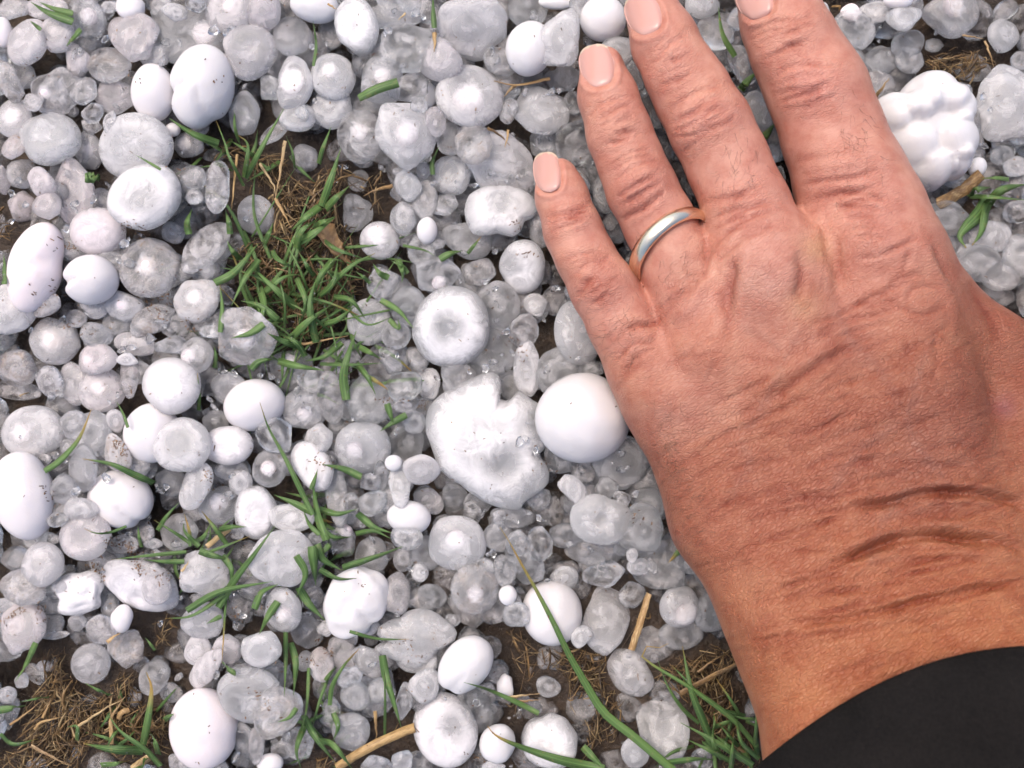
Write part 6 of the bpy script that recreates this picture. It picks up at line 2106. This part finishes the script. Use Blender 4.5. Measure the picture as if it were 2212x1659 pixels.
MARKS = {
 "clearcore": ("clear glassy hailstone with opaque white core at top left", "clear white-cored stone"),
 "toppink": ("pinkish milky hailstone overlapping a bowl-shaped one at the top edge", "pinkish top stone"),
 "pearcream": ("cream pear-shaped hailstone with dirt below its tip, right of the white egg", "cream pear stone"),
 "brownclear": ("clear brown-stained oval hailstone left of the white egg hailstone", "brown oval stone"),
 "egg": ("large smooth white egg-shaped hailstone with dents in its side, upper left", "big white egg"),
 "lobed": ("big milky round hailstone with a lobed bulge, at the left", "lobed milky stone"),
 "lens1": ("big translucent milky lens hailstone below the white egg, upper of two", "upper milky lens"),
 "lens2": ("big oval milky lens hailstone with clear streaked middle, lower of two", "lower milky lens"),
 "peanut": ("clear peanut-shaped hailstone right of the big oval milky lens", "clear peanut stone"),
 "grassball": ("smooth pale grey ball hailstone at the edge of the grass tuft", "grassy grey ball"),
 "pinkfused": ("lumpy pinkish cluster of fused hailstones with a green leaf scrap", "pinkish fused cluster"),
 "crescent": ("white bowl-shaped hailstone with crescent dent near the top edge", "white crescent stone"),
 "angular": ("clear angular ice lump with white streaks near the top", "angular clear lump"),
 "bumpytop": ("large bumpy milky hailstone at the top edge beside the fingers", "bumpy top stone"),
 "lenscore": ("milky round lens hailstone with crisp white core below the white crescent", "white-cored lens"),
 "bigcore": ("large clear disc hailstone with big white centre left of the ring fingertip", "big white-centred disc"),
 "darkclear": ("dark see-through ball hailstone with white core above the bare soil", "dark clear ball"),
 "domecore": ("large domed milky hailstone with bright core beside the dark clear ball", "domed core stone"),
 "ambershell": ("amber-stained clear hailstone below the big white-centred disc", "amber clear stone"),
 "creamdisc": ("smooth cream oval hailstone with a raised ridge, at the left", "cream ridged oval"),
 "potato": ("tall white potato-shaped hailstone near the left edge", "tall white potato"),
 "kidney": ("white kidney-shaped hailstone with dirt in its notch at the left", "white kidney stone"),
 "dirtydisc": ("brown-flecked clear disc hailstone right of the white kidney hailstone", "brown-flecked disc"),
 "muddyshard": ("muddy clear shard with brown crumbs below the brown-flecked disc", "muddy crumb shard"),
 "splinter": ("long clear jagged splinter of ice left of the grass tuft", "jagged clear splinter"),
 "greyball": ("pinkish grey ball hailstone with faint core left of the bright milky disc", "pinkish grey ball"),
 "brightdisc": ("bright milky round disc hailstone above two white hailstones", "bright milky disc"),
 "brownangular": ("brownish clear angular hailstone with white core at the tuft edge", "brown angular stone"),
 "egg2": ("smooth white egg-shaped hailstone with a grass tip over it, below the tuft", "second white egg"),
 "clearrim": ("milky hailstone with clear rim above the grass tuft, facing the little finger", "clear-rimmed stone"),
 "capsule": ("small white capsule-shaped hailstone between the tuft and the little finger", "white capsule"),
 "browndrop": ("brown translucent drop-shaped hailstone beside the dead leaf", "brown drop stone"),
 "greenshard": ("greenish clear horned shard above the ring-marked disc", "greenish horned shard"),
 "pinkymass": ("lumpy white hailstone with rough dimple touching the little finger", "lumpy dimpled stone"),
 "halfclear": ("half white half grey notched hailstone left of the little finger", "notched half-grey stone"),
 "bigdisc": ("large white disc hailstone with rough clear centre", "large white disc"),
 "ringdisc": ("grey-green disc hailstone with faint rings left of the large white disc", "ring-marked disc"),
 "twin": ("small cloudy hailstone stuck to the lower right of the ring-marked disc", "small twin stone"),
 "lenslet": ("tiny clear curved sliver standing in the grass tuft", "tiny clear sliver"),
 "almond": ("clear almond-shaped hailstone standing upright with brown stains", "clear almond stone"),
 "darkdome": ("dark grey translucent dome hailstone right of the clear almond", "dark grey dome"),
 "greyflat": ("flat grey hailstone tucked below the large white disc", "flat grey stone"),
 "longpale": ("long pale milky hailstone above the white ball touching the hand", "long pale stone"),
 "greycore": ("large grey cored hailstone above the white potato at the left edge", "large grey cored stone"),
 "whitepotato": ("big white hailstone cut by the left edge of the photo", "left edge white stone"),
 "behindball": ("white ball hailstone half hidden behind a grey-centred disc", "half hidden white ball"),
 "greycentre": ("milky disc hailstone with grey cloudy centre over a white ball", "grey-centred disc"),
 "lentil": ("flat white lentil-shaped hailstone right of the grey-centred disc", "white lentil stone"),
 "bean": ("milky bean-shaped hailstone below the grey-centred disc", "milky bean stone"),
 "whitechunk": ("white wedge-like hailstone with notch under a curved grass blade", "white chunk"),
 "creambowl": ("cream round bowl-like hailstone with a thin curled blade on it", "cream bowl stone"),
 "palecoin": ("pale round coin-like hailstone with dirty right rim, lower left", "pale coin stone"),
 "bead": ("tiny clear bead of ice below the pale coin hailstone", "tiny clear bead"),
 "taperwhite": ("white tapering hailstone beside the grass tuft with drops", "white tapering stone"),
 "ringlet": ("small clear muddy ring-like hailstone below the white chunk", "muddy ringlet"),
 "coredisc": ("round ribbed disc hailstone with small white core left of the notched slab", "ribbed core disc"),
 "pebble": ("tiny white pebble hailstone below the ribbed core disc", "tiny white pebble"),
 "smallegg": ("small white egg hailstone resting on a clear bean of ice", "small white egg"),
 "glassbean": ("small clear bean-shaped hailstone tucked below the small white egg", "clear bean"),
 "moon": ("round grey-white moon-like disc hailstone below the notched slab", "moon-like disc"),
 "button": ("small round pale button hailstone below left of the moon-like disc", "pale button stone"),
 "tiltedlens": ("tilted white lens hailstone with brown crumbs beside the slender blade", "tilted white lens"),
 "flatmilky": ("flat oval milky hailstone resting on the large milky slab", "flat milky oval"),
 "triclear": ("clear three-cornered hailstone with white core beside the wet tuft", "clear three-cornered stone"),
 "milkyslab": ("large milky slab hailstone crossed by a grass blade with drops", "large milky slab"),
 "slab": ("largest flat white hailstone with notched edge and rough clear dimple", "notched white slab"),
 "creamdome": ("dirty cream dome hailstone near the left edge, lower part", "dirty cream dome"),
 "icemass": ("ragged white ice mass with brown crumbs at lower left", "ragged white mass"),
 "greysphere": ("smooth grey ball hailstone alone on the straw at lower left", "lone grey ball"),
 "pinkpotato": ("big pinkish white potato-shaped hailstone near the bottom edge", "pinkish white potato"),
 "largegrey": ("large flat grey translucent hailstone right of the pinkish white potato", "large flat grey stone"),
 "tuftlens": ("oval milky hailstone with pale core below the large milky slab", "oval cored stone"),
 "lumpywhite": ("lumpy glossy white hailstone with a crease, below the wet tuft", "lumpy glossy stone"),
 "ruffled": ("broad ruffled hailstone with brown stain at the middle bottom", "ruffled brown stone"),
 "chunkwhite": ("white wedge hailstone right of the ruffled stained hailstone", "white wedge stone"),
 "ringedwhite": ("large white hailstone with ring-marked hollow at the bottom edge", "ring-hollow white stone"),
 "smallwhite": ("small rounded white hailstone right of the ring-hollow white hailstone", "small rounded white stone"),
 "greendome": ("greenish grey dome hailstone above the thick plant stalk", "greenish grey dome"),
 "dirtfleck": ("small milky hailstone with brown flecks below the lumpy glossy hailstone", "brown-flecked pebble"),
 "brownball": ("brown translucent ball hailstone with pale core below the moon-like disc", "brown cored ball"),
 "bladeball": ("opaque white ball hailstone crossed by the longest grass blade", "blade-crossed white ball"),
 "trislab": ("milky three-sided slab right of the blade-crossed white ball", "milky three-sided slab"),
 "wristcore": ("hailstone with round milky core just left of the wrist", "wrist-side cored stone"),
 "roughoval": ("rough oval milky hailstone right of the long blade near the bottom", "rough milky oval"),
 "roughlong": ("rough elongated milky hailstone near the bottom below the wrist", "rough long stone"),
 "hornwhite": ("white horned hailstone under the broad blade at the bottom edge", "horned white stone"),
 "glassball": ("clear glassy ball of ice right of the horned white hailstone", "clear glass ball"),
 "ball": ("largest smooth opaque white ball hailstone touching the side of the hand", "largest white ball"),
 "shadowdisc": ("dark grey disc hailstone half under the hand below the largest ball", "shaded grey disc"),
 "donut": ("milky hailstone with two small pits in its centre, below the largest ball", "pitted milky stone"),
 "clearlump": ("clear lump of ice with milky top right of the index finger", "clear milky-topped lump"),
 "cauli": ("big knobbly white cauliflower-like hailstone right of the index finger", "knobbly white stone"),
 "rightflat": ("large flat milky hailstone at the right edge beside the knobbly one", "right edge flat stone"),
 "triwhite": ("three-cornered milky hailstone left of the ring fingertip", "three-cornered milky stone"),
 "kneeslab": ("flat angular milky slab left of the ring finger", "flat angular slab"),
 "pinkyball": ("white hailstone partly hidden behind the base of the little finger", "finger-hidden white stone"),
}
PLACES = [("little fingernail", 1183, 372), ("ring fingernail", 1290, 142), ("middle fingernail", 1391, 30), ("index finger", 1720, 120), ("sleeve cuff", 1690, 1585), ("wrist edge", 1560, 1320), ("little finger knuckle", 1300, 610),
          ("gap between middle and index", 1690, 360), ("ring finger knuckle", 1385, 405)]

def name_stones():
    from math import hypot
    refs = [(MARKS[e["mark"]][1], e["x"], e["y"], e) for e in STONES if e["mark"] and e.get("obj")]
    refs += [(n, x, y, None) for n, x, y in PLACES]
    used = set(l for l, _ in MARKS.values())
    def way(dx, dy):
        a = math.degrees(math.atan2(-dy, dx)) % 360
        return ["right of", "above right of", "above", "above left of", "left of", "below left of", "below", "below right of"][int((a + 22.5) // 45) % 8]
    for e in STONES:
        if not e.get("obj"): continue
        o = e["obj"]
        shard = e["irr"] == 2
        o["category"] = "ice shard" if shard else "hailstone"
        o["group"] = "broken ice shards among the hail" if shard else "hailstones lying on the grass"
        if e["mark"]:
            o["label"] = MARKS[e["mark"]][0]; continue
        sz = math.sqrt(e["rx"] * e["ry"])
        size = "tiny " if sz < 17 else "small " if sz < 26 else "large " if sz > 46 else ""
        tone = {"w": "white", "m": "pinkish milky" if e["tint"] > .25 else "milky", "c": "cloudy grey", "g": "clear"}[e["kind"]]
        if e["dirt"] >= .3: tone = "brown-stained " + {"w": "white", "m": "milky", "c": "cloudy", "g": "clear"}[e["kind"]]
        asp = max(e["rx"], e["ry"]) / min(e["rx"], e["ry"])
        noun = "ice shard" if shard else "hailstone"
        if asp > 1.5: tone = "elongated " + tone
        desc = f"{size}{tone} {noun}" + (" with core" if e["cores"] else "")
        near = sorted((hypot(e["x"] - x, e["y"] - y), n, x, y) for n, x, y, q in refs)[:11]
        done = False
        cands = []
        for i in range(len(near)):
            for j in range(i + 1, len(near)):
                a, b = near[i], near[j]
                va = (e["x"] - a[2], e["y"] - a[3]); vb = (e["x"] - b[2], e["y"] - b[3])
                cosab = (va[0] * vb[0] + va[1] * vb[1]) / (hypot(*va) * hypot(*vb) + 1e-6)
                if cosab < -0.6: t = f"{desc} between the {a[1]} and the {b[1]}"
                else: t = f"{desc} {way(*va)} the {a[1]}, {way(*vb)} the {b[1]}"
                cands.append((a[0] + b[0] + 25 * (i + j) + (0 if abs(cosab) < 0.7 or cosab < -0.6 else 60), t))
        for _, t in sorted(cands):
            if t not in used and len(t.split()) <= 16 + (0 if len(cands) else 0):
                used.add(t); o["label"] = t; done = True; break
        if not done:
            print("NOLABEL", desc, near[:2])

SEEN = cull_hidden()
gone = 0
for k_, e in enumerate(STONES):
    o = e["obj"]
    if SEEN[k_] < 5 and not e["mark"] and -5 < e["x"] < 2217 and -5 < e["y"] < 1664:
        for c in list(o.children): bpy.data.objects.remove(c)
        bpy.data.objects.remove(o); e["obj"] = None; gone += 1
print("hidden stones left out:", gone)
name_stones()
